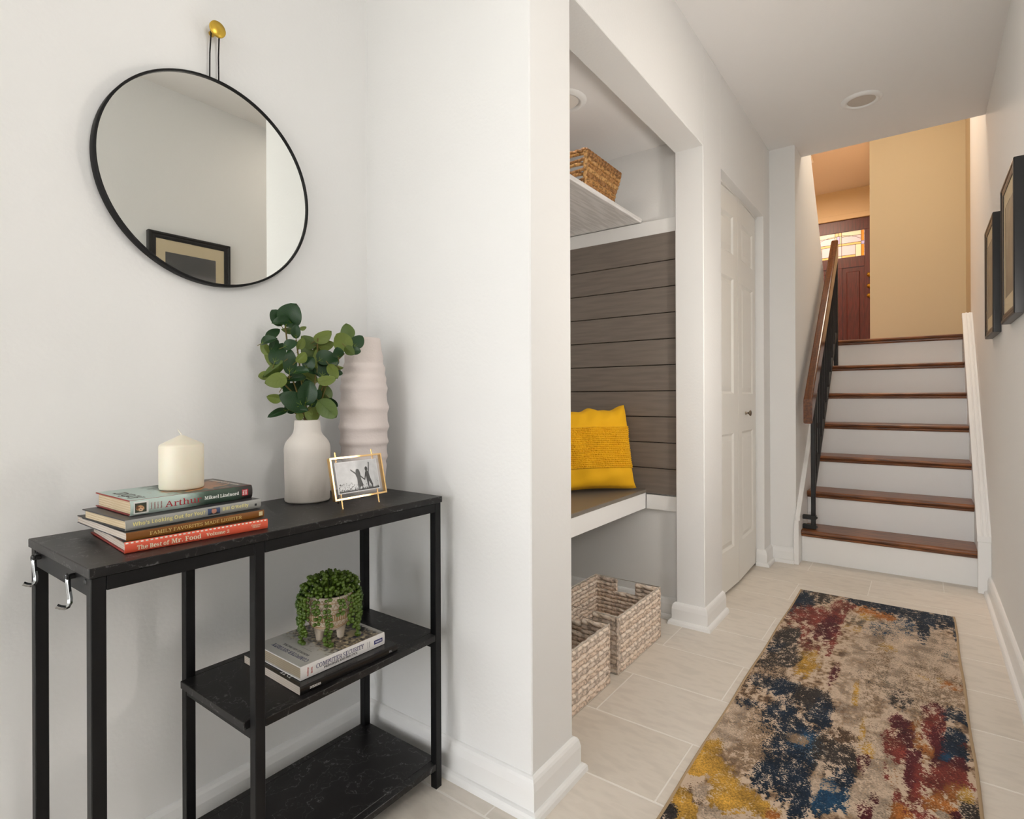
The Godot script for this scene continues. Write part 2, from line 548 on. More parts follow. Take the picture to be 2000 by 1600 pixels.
# ---------------------------------------------------------------- camera, sky, light
func make_camera_and_light() -> void:
	var cam := Camera3D.new()
	cam.name = "camera"
	var fwd := Vector3(-sin(YAW), 0, -cos(YAW))
	var right := Vector3(cos(YAW), 0, -sin(YAW))
	var r2 := right * cos(ROLL) + Vector3.UP * sin(ROLL)
	var u2 := Vector3.UP * cos(ROLL) - right * sin(ROLL)
	cam.transform = Transform3D(Basis(r2, u2, -fwd), Vector3(0, EYE, 0))
	cam.near = 0.05
	cam.far = 60.0
	cam.set_frustum(cam.near * 1600.0 / FOCAL, Vector2(0, -(800.0 - HORIZON) * cam.near / FOCAL), cam.near, cam.far)
	add_child(cam)
	cam.current = true

	var we := WorldEnvironment.new()
	we.name = "environment"
	var env := Environment.new()
	env.background_mode = Environment.BG_SKY
	var sky := Sky.new()
	var sm := ProceduralSkyMaterial.new()
	sm.sky_top_color = Color(0.95, 0.95, 0.96)
	sm.sky_horizon_color = Color(0.97, 0.97, 0.97)
	sm.ground_bottom_color = Color(0.55, 0.55, 0.53)
	sm.ground_horizon_color = Color(0.9, 0.9, 0.9)
	sm.energy_multiplier = 8.9
	sky.sky_material = sm
	env.sky = sky
	env.tonemap_mode = Environment.TONE_MAPPER_LINEAR
	env.tonemap_exposure = 1.0
	env.sdfgi_enabled = true
	env.ssao_enabled = true
	env.ssil_enabled = true
	we.environment = env
	add_child(we)

	# daylight for hall and entry from an unseen patio door and living room window
	area("unseen_patio_daylight", V(-0.25, 1.2, D_BACK + 0.03), V(-0.25, 1.2, 2.0), Vector2(0.9, 2.0), E_UNSEEN_PATIO, Color(1.0, 0.99, 0.97))
	area("unseen_window_daylight", V(-2.3, 1.35, D_BACK + 0.03), V(-1.9, 1.2, 0.0), Vector2(2.0, 1.7), E_UNSEEN_WINDOW, Color(0.97, 0.985, 1.0))
	# unseen wall and ceiling lamps out of frame, placed to light entry and hallway
	area("unseen_wall_lamp", V(0.205, 1.85, 0.60), V(-2.0, 1.75, 0.8), Vector2(0.24, 0.40), E_UNSEEN_WALL, Color(1.0, 0.985, 0.965))
	area("added_wall_fill", V(0.228, 1.25, 1.93), V(-2.0, 1.15, 2.3), Vector2(0.18, 0.36), E_SECOND_FILL, Color(1.0, 0.97, 0.935))  # added fill for the hallway, outside camera and mirror view
	area("unseen_hall_light", V(-0.12, CEIL - 0.02, 1.90), V(-0.12, 0.0, 1.90), Vector2(0.13, 0.13), E_UNSEEN_HALL, Color(1.0, 0.945, 0.88))
	area("alcove_fill_light", V(-1.122, 2.15 - 0.014, 1.862), V(-1.122, 0.0, 1.862), Vector2(0.10, 0.10), E_ALCOVE_FILL, Color(1.0, 0.965, 0.92))  # added fill; the alcove fixture itself is off
	# unseen lamps placed to light the stairs, upper landing and front door
	area("unseen_landing_light", V(-0.17, UP_CEIL - 0.08, 4.6), V(-0.17, 0.0, 4.6), Vector2(0.5, 0.5), E_UNSEEN_LANDING, Color(1.0, 0.95, 0.88))
	area("unseen_foyer_light", V(-1.35, UP_CEIL - 0.08, 7.5), V(-1.35, 0.0, 7.5), Vector2(0.5, 0.5), E_UNSEEN_FOYER, Color(1.0, 0.87, 0.76))


func area(called: String, at: Vector3, towards: Vector3, size: Vector2, energy: float, c: Color) -> void:
	var l := AreaLight3D.new()
	l.name = called
	l.area_size = size
	l.light_energy = energy
	l.light_color = c
	l.area_range = 14.0
	l.area_attenuation = 2.0
	l.shadow_enabled = true
	var up := Vector3.RIGHT if absf((towards - at).normalized().y) > 0.9 else Vector3.UP
	l.transform = Transform3D(Basis.looking_at(towards - at, up), at)
	add_child(l, true)


func _ready() -> void:
	rng.seed = 20240
	make_camera_and_light()
	make_materials()
	build_floor()
	build_rooms()
	build_trim()
	build_alcove()
	build_bifold_door()
	build_stairs()
	build_railing()
	build_upstairs()
	build_back_room()
	build_ceiling_lamps()
	build_rug()
	build_console()
	build_mirror()
	build_table_things()
	build_shelf_things()
	build_alcove_things()
	build_wall_pictures()


# ---------------------------------------------------------------- floor: porcelain tiles in running bond
func build_floor() -> void:
	var fl := struct("floor", bx(-4.2, 0.45, -0.2, -0.0005, D_BACK - 0.1, 3.9), M.grout, "beige porcelain tile floor of the entry and hallway")
	var shared := {}
	for k in range(-9, 10):
		var d0 := 1.03 + 0.2845 * k
		var odd := posmod(k, 2) == 1
		var x := -0.847 + (0.31 if odd else 0.0) - 0.62 * 2
		while x < X_RIGHT:
			var x0 := maxf(x, -1.62); var x1 := minf(x + 0.62, X_RIGHT)
			var a := d0; var b := minf(d0 + 0.2845, 3.785)
			x += 0.62
			if x1 - x0 < 0.02 or b - a < 0.02: continue
			var w := x1 - x0 - 0.004; var h := b - a - 0.0058
			var key := Vector2(snappedf(w, 0.001), snappedf(h, 0.001))
			if not shared.has(key):
				shared[key] = Shape.new().box(Vector3(-w / 2, -0.008, -h / 2), Vector3(w / 2, 0, h / 2), 0.0005).mesh()
			put(fl, "tile", shared[key], M.tile[rng.randi() % 4], V((x0 + x1) / 2, 0, (a + b) / 2))


# ---------------------------------------------------------------- walls and ceilings, all with thickness
func build_rooms() -> void:
	var w: Material = M.wall
	struct("wall_left", bx(X_ENTRY - 0.12, X_ENTRY, 0, CEIL, -0.15, D_STUB), w, "white wall behind the round mirror and the black console")
	struct("wall_stub", bx(-1.75, X_HALL, 0, CEIL, D_STUB, D_OPEN, 0.003), w, "white wall end between the entry corner and the alcove opening")
	struct("wall_header", bx(X_IN, X_HALL, 2.081, CEIL, D_OPEN - 0.001, D_PILLAR + 0.002, 0.002), w, "white header over the alcove opening")
	struct("wall_pillar", bx(X_IN, X_HALL, 0, CEIL, D_PILLAR, 2.68, 0.003), w, "narrow white pillar between alcove and folding door")
	struct("wall_over_door", bx(X_IN, X_HALL, 2.068, CEIL, 2.679, 3.541, 0.001), w, "white wall above the folding door")
	struct("wall_jamb", bx(X_IN, X_HALL, 0, CEIL, 3.54, 3.72, 0.002), w, "white wall strip past the folding door")
	struct("wall_column", bx(-1.75, X_STAIR, 0, CEIL, 3.70, 3.82), w, "white end wall left of the staircase")
	struct("wall_right", bx(X_RIGHT, X_RIGHT + 0.14, 0, UP_CEIL, D_BACK - 0.12, 5.12), w, "right hallway wall with the framed pictures")
	struct("ceiling", bx(-4.2, X_RIGHT + 0.01, CEIL, CEIL + 0.25, D_BACK - 0.12, D_CEIL, 0.0), M.ceiling, "white ceiling of entry and hallway")
	# alcove and the closet behind the folding door
	struct("wall_alcove_back", bx(-1.75, -1.62, 0, CEIL, D_OPEN, 3.71), w, "back wall of the alcove")
	struct("ceiling_alcove", bx(-1.63, X_IN, 2.15, 2.25, D_OPEN, D_SIDE), M.ceiling, "lower white ceiling of the alcove")
	struct("wall_alcove_side", bx(-1.63, X_IN + 0.001, 0, CEIL, D_SIDE, D_SIDE + 0.1), w, "white side wall of the alcove behind the grey planks")
	# stair well: left wall with its sloping top edge
	var poly := PackedVector2Array([Vector2(3.82, 0), Vector2(4.9, 0), Vector2(4.9, 1.945), Vector2(4.66, 2.245), Vector2(4.29, 2.66), Vector2(3.92, 3.08), Vector2(3.92, 2.509), Vector2(3.82, 2.509)])
	var T := Transform3D(Basis(Vector3(0, 0, -1), Vector3.UP, Vector3(1, 0, 0)), Vector3(X_STAIR - 0.05, 0, 0))
	struct("wall_stairs", Shape.new().prism(poly, 0.05, T), w, "white wall along the left of the stairs with a sloping top edge")


# ---------------------------------------------------------------- mouldings swept along the walls
func sweep(path: Array, prof: Array, s: Shape = null) -> Shape:
	# path: (x, d) points walked with the room on the right hand; prof: (out, y)
	if s == null: s = Shape.new()
	var cnt := path.size()
	var rows := []
	for i in cnt:
		var a: Vector2 = (path[i] - path[i - 1]).normalized() if i > 0 else Vector2.ZERO
		var b: Vector2 = (path[i + 1] - path[i]).normalized() if i < cnt - 1 else Vector2.ZERO
		var na := Vector2(a.y, -a.x); var nb := Vector2(b.y, -b.x)
		var mit := na + nb
		if i > 0 and i < cnt - 1: mit = mit / maxf(0.2, 1.0 + na.dot(nb))
		var row := PackedVector3Array()
		for p: Vector2 in prof:
			row.append(V(path[i].x + mit.x * p.x, p.y, path[i].y + mit.y * p.x))
		rows.append(row)
	for i in cnt - 1:
		var seg: Vector2 = path[i + 1] - path[i]
		var out := Vector3(seg.y, 0, seg.x).normalized()
		for k in prof.size() - 1:
			var e: Vector2 = prof[k + 1] - prof[k]
			var nn := (out * -e.y + Vector3.UP * e.x).normalized()
			if nn.dot(out) < -0.1: nn = -nn
			var q0: Vector3 = rows[i][k]; var q1: Vector3 = rows[i + 1][k]; var q2: Vector3 = rows[i + 1][k + 1]; var q3: Vector3 = rows[i][k + 1]
			s.tri(q0, q2, q1, nn, nn, nn); s.tri(q0, q3, q2, nn, nn, nn)
	for e in [0, cnt - 1]:
		var r: PackedVector3Array = rows[e]
		var g: Vector2 = (path[1] - path[0]) if e == 0 else (path[cnt - 1] - path[cnt - 2])
		var nn := Vector3(-g.x, 0, g.y).normalized() * (1.0 if e == 0 else -1.0)
		var foot := Vector3(r[0].x, 0, r[0].z)
		for k in r.size() - 1:
			s.tri(foot, r[k], r[k + 1], nn, nn, nn)
	return s


func build_trim() -> void:
	var prof := [Vector2(0, 0.094), Vector2(0.004, 0.0935), Vector2(0.009, 0.090), Vector2(0.0125, 0.084), Vector2(0.0145, 0.076), Vector2(0.0165, 0.066), Vector2(0.0165, 0.0205), Vector2(0.021, 0.0200), Vector2(0.026, 0.0175), Vector2(0.0295, 0.012), Vector2(0.031, 0.0)]
	struct("baseboard_left", sweep([Vector2(X_ENTRY, -0.15), Vector2(X_ENTRY, D_STUB), Vector2(X_HALL, D_STUB), Vector2(X_HALL, D_OPEN), Vector2(-1.62, D_OPEN), Vector2(-1.62, D_SIDE), Vector2(X_IN, D_SIDE), Vector2(X_IN, D_PILLAR), Vector2(X_HALL, D_PILLAR), Vector2(X_HALL, 2.68)], prof), M.trim, "white moulded baseboard round the entry, alcove and pillar")
	struct("baseboard_jamb", sweep([Vector2(-0.80, 3.541), Vector2(X_HALL, 3.541), Vector2(X_HALL, 3.70), Vector2(-0.623, 3.70)], prof), M.trim, "white baseboard left of the stairs")
	struct("baseboard_right", sweep([Vector2(X_RIGHT, 3.672), Vector2(X_RIGHT, D_BACK)], prof), M.trim, "white baseboard along the right hallway wall")


# ---------------------------------------------------------------- alcove: planks, bench, shelf
func build_alcove() -> void:
	var side := get_node("wall_alcove_side")
	var gap := 0.1178
	var w := -0.884 + 1.62
	put(side, "dark_backing", bx(-1.62, -0.884, 0.557, 1.742, D_SIDE - 0.003, D_SIDE - 0.0002), plain(Color(0.09, 0.08, 0.075), 0.9))  # dark sheet put behind the planks so their gaps look dark
	for k in 10:
		var y0 := 0.557 + gap * k
		var s := Shape.new().box(Vector3(-w / 2, 0.0018, -0.012), Vector3(w / 2, gap - 0.0018 if k < 9 else 0.126, 0.0085), 0.0012)
		put(side, "plank", s, M.plank[(k * 7 + 1) % 4], V((-0.884 - 1.62) / 2, y0, D_SIDE - 0.012))
	var b := thing("bench", "built-in alcove bench with a grey seat board and white apron under the cushion", "bench", V(-1.3, 0, 1.9))
	var o := V(-1.3, 0, 1.9)
	put(b, "seat", bx(-1.617, -1.030, 0.5595, 0.575, D_OPEN + 0.004, D_SIDE - 0.0125, 0.002), M.bench_top, -o)
	put(b, "apron", bx(-1.052, -1.034, 0.487, 0.559, D_OPEN + 0.004, D_SIDE - 0.016, 0.0015), M.trim, -o).set_meta("label", "white front apron")
	put(b, "cleat", bx(-1.03, -0.886, 0.486, 0.5525, D_SIDE - 0.019, D_SIDE - 0.001, 0.0015), M.trim, -o)
	put(b, "cleat", bx(-1.617, -1.053, 0.486, 0.5590, D_SIDE - 0.019, D_SIDE - 0.001, 0.0015), M.trim, -o)
	put(b, "cleat", bx(-1.03, -0.90, 0.486, 0.5525, D_OPEN + 0.001, D_OPEN + 0.019, 0.0015), M.trim, -o)
	var sh := thing("board_shelf", "white painted board shelf high in the alcove carrying the tan basket", "shelf", V(-1.3, 1.8, 1.9))
	o = V(-1.3, 1.8, 1.9)
	put(sh, "board", bx(-1.617, -1.054, 1.8115, 1.832, D_OPEN + 0.003, D_SIDE - 0.002, 0.0015), M.shelf_white, -o)
	put(sh, "cleat", bx(-1.617, -0.886, 1.743, 1.808, D_SIDE - 0.020, D_SIDE - 0.001, 0.0015), M.trim, -o)
	put(sh, "cleat", bx(-1.617, -1.06, 1.743, 1.8105, D_OPEN + 0.001, D_OPEN + 0.020, 0.0015), M.trim, -o)


# ---------------------------------------------------------------- folding closet door
func door_leaf(parent: Node, p0: Vector2, p1: Vector2) -> MeshInstance3D:
	# front face runs from p0 to p1 (x, d); panels (from the floor up) are raised fields in moulded recesses
	var w := p0.distance_to(p1) - 0.003
	var h := 2.04
	var fields := [Vector2(0.205, 0.795), Vector2(1.0, 1.60), Vector2(1.725, 1.925)]
	var x0 := 0.075; var x1 := w - 0.075
	var s := Shape.new()
	var th := 0.028
	# stiles and rails as one shaped board: front face with rectangular wells
	var ys := [0.0]
	for f: Vector2 in fields: ys.append_array([f.x, f.y])
	ys.append(h)
	for i in ys.size() - 1:
		var solid := i % 2 == 0
		if solid:
			s.quad(Vector3(0, ys[i], 0), Vector3(w, ys[i], 0), Vector3(w, ys[i + 1], 0), Vector3(0, ys[i + 1], 0))
		else:
			s.quad(Vector3(0, ys[i], 0), Vector3(x0, ys[i], 0), Vector3(x0, ys[i + 1], 0), Vector3(0, ys[i + 1], 0))
			s.quad(Vector3(x1, ys[i], 0), Vector3(w, ys[i], 0), Vector3(w, ys[i + 1], 0), Vector3(x1, ys[i + 1], 0))
			# sloping sides of the well
			var r := 0.011; var dz := -0.009
			var A := [Vector3(x0, ys[i], 0), Vector3(x1, ys[i], 0), Vector3(x1, ys[i + 1], 0), Vector3(x0, ys[i + 1], 0)]
			var B := [Vector3(x0 + r, ys[i] + r, dz), Vector3(x1 - r, ys[i] + r, dz), Vector3(x1 - r, ys[i + 1] - r, dz), Vector3(x0 + r, ys[i + 1] - r, dz)]
			for k in 4:
				s.quad(A[k], A[(k + 1) % 4], B[(k + 1) % 4], B[k])
			s.quad(B[0], B[1], B[2], B[3])
	for side in [[Vector3(0, 0, -th), Vector3(0, 0, 0), Vector3(0, h, 0), Vector3(0, h, -th)], [Vector3(w, 0, 0), Vector3(w, 0, -th), Vector3(w, h, -th), Vector3(w, h, 0)], [Vector3(0, h, 0), Vector3(w, h, 0), Vector3(w, h, -th), Vector3(0, h, -th)], [Vector3(0, 0, -th), Vector3(w, 0, -th), Vector3(w, 0, 0), Vector3(0, 0, 0)], [Vector3(w, 0, -th), Vector3(0, 0, -th), Vector3(0, h, -th), Vector3(w, h, -th)]]:
		s.quad(side[0], side[1], side[2], side[3])
	var dir := (p1 - p0).normalized()
	var X := Vector3(dir.x, 0, -dir.y)
	var Z := X.cross(Vector3.UP)
	var leaf := put(parent, "leaf", s, M.door_white, V(p0.x, 0.016, p0.y), Basis(X, Vector3.UP, Z))
	for f: Vector2 in fields:
		var q := Shape.new()
		var r := 0.013
		var lo := Vector3(x0 + r, f.x + r, -0.009); var hi := Vector3(x1 - r, f.y - r, -0.009)
		var e := 0.024
		var A := [lo, Vector3(hi.x, lo.y, lo.z), hi, Vector3(lo.x, hi.y, lo.z)]
		var B := [Vector3(lo.x + e, lo.y + e, -0.0015), Vector3(hi.x - e, lo.y + e, -0.0015), Vector3(hi.x - e, hi.y - e, -0.0015), Vector3(lo.x + e, hi.y - e, -0.0015)]
		for k in 4: q.quad(A[k], A[(k + 1) % 4], B[(k + 1) % 4], B[k])
		q.quad(B[0], B[1], B[2], B[3])
		put(leaf, "raised_panel", q, M.door_white)
	return leaf


func build_bifold_door() -> void:
	var d := Node3D.new()
	d.name = "door_1"
	add_child(d)
	d.set_meta("kind", "structure")
	d.set_meta("label", "white panelled folding closet door with a small round knob")
	door_leaf(d, Vector2(-0.810, 2.683), Vector2(-0.793, 3.112))
	var far := door_leaf(d, Vector2(-0.793, 3.114), Vector2(-0.803, 3.538))
	var kn := Shape.new().lathe(PackedVector2Array([Vector2(0.0, 0.0), Vector2(0.009, 0.0), Vector2(0.009, 0.002), Vector2(0.0045, 0.006), Vector2(0.0045, 0.013), Vector2(0.010, 0.018), Vector2(0.0155, 0.022), Vector2(0.0165, 0.025), Vector2(0.013, 0.029), Vector2(0.0, 0.031)]), 24)
	put(far, "knob", kn, M.nickel, Vector3(0.165, 0.893, 0.0), Basis(Vector3.RIGHT, PI / 2))
	put(d, "track", bx(-0.83, -0.795, 2.058, 2.068, 2.69, 3.535), M.door_white)
	# the closet behind the door is closed off
	struct("wall_closet", bx(-1.63, -0.87, 0, 2.6, 3.58, 3.70), M.wall, "side wall of the closet behind the folding door")


# ---------------------------------------------------------------- stairs
func tread_nose() -> float:
	return 3.762


func build_stairs() -> void:
	var st := thing("staircase", "short staircase with dark oak treads and white risers at the hallway end", "staircase", V(-0.2, 0, 3.9))
	var o := V(-0.2, 0, 3.9)
	var x0 := -0.598; var x1 := 0.226
	for k in 7:
		var y := 0.191 + 0.2083 * k
		var nose := 3.762 + 0.2147 * k
		var r0 := nose + 0.026
		put(st, "riser", bx(x0, x1, y - 0.2083 + (0.0175 if k == 0 else 0.0), y - 0.031, r0, r0 + 0.018), M.trim, -o)
		# tread with a rounded nose and a cove moulding below it
		var p := PackedVector2Array()
		var back := (3.762 + 0.2147 * (k + 1)) + 0.028 if k < 6 else nose + 0.09
		p.append(Vector2(back, y)); p.append(Vector2(back, y - 0.024)); p.append(Vector2(nose + 0.006, y - 0.024))
		for j in 7:
			var a := -PI / 2 - PI * j / 6.0
			p.append(Vector2(nose + 0.012 + 0.012 * cos(a), y - 0.012 + 0.012 * sin(a)))
		var T := Transform3D(Basis(Vector3(0, 0, -1), Vector3.UP, Vector3(1, 0, 0)), Vector3(x0, 0, 0))
		var tr := put(st, "tread", Shape.new().prism(p, x1 - x0, T), M.tread, -o)
		var c := PackedVector2Array([Vector2(r0, y - 0.024), Vector2(r0, y - 0.040), Vector2(nose + 0.018, y - 0.040), Vector2(nose + 0.011, y - 0.034), Vector2(nose + 0.010, y - 0.024)])
		put(tr, "cove_moulding", Shape.new().prism(c, x1 - x0, T), M.tread)
	# skirt boards with a moulded cap, and their plinths
	for sd in [[X_STAIR, -0.599, "trim_1", "white stepped skirt board on the left of the stairs"], [0.227, X_RIGHT, "trim_2", "white skirt board along the right of the stairs"]]:
		var a: float = sd[0]; var b: float = sd[1]
		var slope := 0.9702
		var poly := PackedVector2Array([Vector2(3.69, 0.0), Vector2(5.02, 0.0), Vector2(5.02, 1.56), Vector2(4.97, 1.545), Vector2(3.69, 0.28)])
		var T := Transform3D(Basis(Vector3(0, 0, -1), Vector3.UP, Vector3(1, 0, 0)), Vector3(a, 0, 0))
		var sk := struct(sd[2], Shape.new().prism(poly, b - a, T), M.trim, sd[3])
		var cap := PackedVector2Array([Vector2(3.678, 0.262), Vector2(3.678, 0.290), Vector2(4.965, 1.575), Vector2(5.03, 1.575), Vector2(5.03, 1.545), Vector2(4.985, 1.545)])
		var w2 := b - a + 0.008
		T.origin.x = a if a > 0.0 else a
		if a > 0.0: T.origin.x = a - 0.008
		put(sk, "cap", Shape.new().prism(cap, w2, T), M.trim)
		# raised bead along the top of the cap
		var bead := Shape.new()
		for e: float in [0.30, 0.72]:
			bead.rod(V(lerpf(a, b, e), 0.2895, 3.679), V(lerpf(a, b, e), 1.5745, 4.966), 0.0045 if b - a > 0.03 else 0.002, 8)
		put(sk, "bead_moulding", bead, M.trim)
		var fx0 := -0.624 if a < 0.0 else 0.221
		var fx1 := -0.597 if a < 0.0 else X_RIGHT
		put(sk, "plinth", bx(fx0, fx1, 0, 0.262, 3.674, 3.70, 0.002), M.trim)


func build_railing() -> void:
	var r := thing("stair_railing", "black iron stair railing topped by a varnished brown handrail", "railing", V(-0.54, 0, 4.3))
	var o := V(-0.54, 0, 4.3)
	var x := -0.541
	var sl := 0.9702
	# handrail: a deep board on edge with rounded corners, ends cut plumb
	var a := Vector2(3.70, 0.985); var b := Vector2(4.985, 2.215)
	var prof := PackedVector2Array()
	for cn in [[0.014, 0.063, 0.0], [-0.014, 0.063, PI / 2], [-0.014, -0.063, PI], [0.014, -0.063, 3 * PI / 2]]:
		for j in 4:
			var g: float = cn[2] + PI / 2 * j / 3.0
			prof.append(Vector2(cn[0] + 0.010 * cos(g), cn[1] + 0.010 * sin(g)))
	var hs := Shape.new()
	var cnt := prof.size()
	var pa := PackedVector3Array(); var pb := PackedVector3Array()
	for p in prof:
		pa.append(V(x - 0.009 + p.x, a.y - 0.073 + p.y, a.x))
		pb.append(V(x - 0.009 + p.x, b.y - 0.073 + p.y, b.x))
	for i in cnt:
		var j := (i + 1) % cnt
		hs.quad(pa[i], pa[j], pb[j], pb[i])
	var ma := V(x - 0.009, a.y - 0.073, a.x); var mb := V(x - 0.009, b.y - 0.073, b.x)
	for i in cnt:
		var j := (i + 1) % cnt
		hs.tri(ma, pa[j], pa[i], Vector3.BACK, Vector3.BACK, Vector3.BACK)
		hs.tri(mb, pb[i], pb[j], Vector3.FORWARD, Vector3.FORWARD, Vector3.FORWARD)
	hs.fix((ma + mb) / 2)
	put(r, "handrail", hs, M.rail_wood, -o).set_meta("label", "varnished brown wooden handrail")
	var under := func(d: float) -> float: return 0.985 - 0.146 + (d - 3.70) * (2.215 - 0.985) / 1.285
	var low := func(d: float) -> float: return 0.40 + (d - 3.83) * sl
	# newel posts
	put(r, "newel_post", bx(x - 0.012, x + 0.012, 0.1915, under.call(3.83), 3.818, 3.842, 0.002), M.black_paint, -o)
	put(r, "newel_post", bx(x - 0.014, x + 0.014, 1.2335, under.call(4.955), 4.94, 4.97, 0.002), M.black_paint, -o)
	# bottom rail
	var br := Shape.new()
	var q0 := V(x, low.call(3.84), 3.84); var q1 := V(x, low.call(4.945), 4.945)
	var dir := (q1 - q0).normalized()
	br.box(Vector3(-0.008, -0.014, 0), Vector3(0.008, 0.014, q0.distance_to(q1)), 0.002)
	br.moved(Transform3D(Basis.looking_at(-dir, Vector3.UP), q0))
	put(r, "bottom_rail", br, M.black_paint, -o)
	var tr := Shape.new()
	q0 = V(x, under.call(3.84) - 0.006, 3.84); q1 = V(x, under.call(4.95) - 0.006, 4.95)
	dir = (q1 - q0).normalized()
	tr.box(Vector3(-0.012, -0.004, 0), Vector3(0.012, 0.004, q0.distance_to(q1)), 0.001)
	tr.moved(Transform3D(Basis.looking_at(-dir, Vector3.UP), q0))
	put(r, "top_rail", tr, M.black_paint, -o)
	for k in 9:
		var d := 3.83 + 0.1125 * (k + 1)
		put(r, "baluster", bx(x - 0.0065, x + 0.0065, low.call(d), under.call(d), d - 0.0065, d + 0.0065, 0.001), M.black_paint, -o)
	# foot brackets bolted to the skirt board
	for y: float in [0.262, 0.205]:
		var bk := put(r, "bracket", bx(-0.5985, x + 0.016, y - 0.013, y + 0.013, 3.815, 3.845, 0.002), M.black_paint, -o)
		put(bk, "bolt", Shape.new().rod(V(x + 0.016, y, 3.83), V(x + 0.022, y, 3.83), 0.006, 8), M.black_paint)


# ---------------------------------------------------------------- upper landing with the front door
func build_upstairs() -> void:
	struct("floor_upper", bx(-2.6, 0.42, UP_FLOOR - 0.25, UP_FLOOR - 0.001, 5.098, 9.3), M.tread, "upper landing floor at the top of the stairs")
	struct("floor_upper_side", bx(-2.6, X_STAIR - 0.05, UP_FLOOR - 0.25, UP_FLOOR, 3.83, 5.06), M.tread, "upper floor beside the stair well")
	struct("ceiling_upper", bx(-2.7, 0.5, UP_CEIL, UP_CEIL + 0.15, 3.7, 9.4), M.up_white, "ceiling of the upper landing")
	struct("wall_landing", bx(-0.388, 0.5, UP_FLOOR, UP_CEIL, 6.05, 6.17), M.beige, "beige wall facing the top of the stairs")
	struct("wall_landing_side", bx(-0.388, -0.28, UP_FLOOR, UP_CEIL, 6.17, 9.15), M.beige, "beige wall leading to the front door")
	struct("wall_landing_right", bx(X_RIGHT + 0.02, X_RIGHT + 0.14, UP_FLOOR, UP_CEIL, 5.12, 6.05), M.beige, "beige wall at the right of the landing")
	struct("wall_over_hall", bx(-2.6, X_RIGHT + 0.02, CEIL + 0.25, UP_CEIL, 3.80, 3.919), M.beige, "wall above the hallway ceiling")
	struct("wall_upper_left", bx(-2.7, -2.6, UP_FLOOR, UP_CEIL, 3.8, 9.3), M.beige, "left wall of the upper landing")
	# front wall with the door opening
	var dd := 9.148
	var cx := -0.968
	var dw := 0.455
	var s := bx(-2.6, cx - dw, UP_FLOOR, UP_CEIL, dd, dd + 0.15)
	s.box(V(cx + dw, UP_FLOOR, dd + 0.15), V(-0.28, UP_CEIL, dd))
	s.box(V(cx - dw, 3.50, dd + 0.15), V(cx + dw, UP_CEIL, dd))
	struct("wall_front", s, M.beige, "wall round the maroon front door")
	var cas := bx(cx - dw - 0.08, cx + dw + 0.08, 3.50, 3.575, dd - 0.018, dd, 0.003)
	struct("trim_3", cas, M.beige, "casing over the maroon front door")
	var d := Node3D.new()
	d.name = "door_2"
	add_child(d)
	d.set_meta("kind", "structure")
	d.set_meta("label", "maroon front door with a stained glass light at the top")
	# slab built round the glass opening
	var g0 := Vector2(cx - 0.315, 2.967); var g1 := Vector2(cx + 0.315, 3.332)
	var f := dd + 0.02
	var bk := dd + 0.06
	for q in [["top_rail", cx - dw, cx + dw, g1.y, 3.50], ["stile", cx - dw, g0.x, 1.45, g1.y], ["stile", g1.x, cx + dw, 1.45, g1.y], ["lock_rail", g0.x, g1.x, 2.82, g0.y], ["bottom_rail", g0.x, g1.x, 1.45, 1.62], ["mullion", cx - 0.045, cx + 0.045, 1.62, 2.82]]:
		put(d, q[0], bx(q[1], q[2], q[3], q[4], f, bk, 0.002), M.maroon)
	for sg: float in [-1.0, 1.0]:
		var xa := cx + sg * 0.05 if sg > 0 else g0.x + 0.005
		var xb := g1.x - 0.005 if sg > 0 else cx - 0.05
		var p := bx(xa - 0.004, xb + 0.004, 1.622, 2.818, f + 0.014, bk - 0.005)
		p.box(V(xa + 0.05, 1.68, bk - 0.006), V(xb - 0.05, 2.76, f + 0.004), 0.008)
		put(d, "door_panel", p, M.maroon)
	# leaded glass: each piece of glass its own pane
	var clear_ := plain(Color(0.93, 0.88, 0.92, 0.97), 0.3)
	var pale := plain(Color(0.96, 0.95, 0.86, 0.97), 0.3)
	var amber := plain(Color(0.93, 0.66, 0.1, 0.985), 0.3)
	var straw := plain(Color(0.97, 0.86, 0.55, 0.975), 0.3)
	var lilac := plain(Color(0.82, 0.80, 0.97, 0.97), 0.3)
	for m: StandardMaterial3D in [clear_, pale, amber, straw, lilac]:
		m.transparency = BaseMaterial3D.TRANSPARENCY_ALPHA
		m.backlight_enabled = true
		m.backlight = Color(m.albedo_color.r, m.albedo_color.g, m.albedo_color.b) * 0.55
	var W := g1.x - g0.x
	var H := g1.y - g0.y
	var panes := []
	for sg in [0, 1]:
		var mir := func(u0: float, u1: float) -> Array: return [u0, u1] if sg == 1 else [1.0 - u1, 1.0 - u0]
		panes.append([mir.call(0.94, 1.0), 0.0, 0.45, amber]); panes.append([mir.call(0.94, 1.0), 0.45, 0.58, lilac]); panes.append([mir.call(0.94, 1.0), 0.58, 1.0, amber])
		panes.append([mir.call(0.565, 0.94), 0.47, 0.56, straw])
		panes.append([mir.call(0.565, 0.94), 0.56, 0.82, clear_]); panes.append([mir.call(0.565, 0.94), 0.82, 1.0, pale])
		panes.append([mir.call(0.565, 0.83), 0.09, 0.47, clear_]); panes.append([mir.call(0.83, 0.94), 0.0, 0.47, pale]); panes.append([mir.call(0.565, 0.83), 0.0, 0.09, straw])
		panes.append([mir.call(0.5, 0.565), 0.86, 1.0, straw])
	panes.append([[0.435, 0.565], 0.47, 0.56, straw]); panes.append([[0.47, 0.53], 0.56, 0.86, lilac])
	panes.append([[0.435, 0.47], 0.56, 0.86, pale]); panes.append([[0.53, 0.565], 0.56, 0.86, pale])
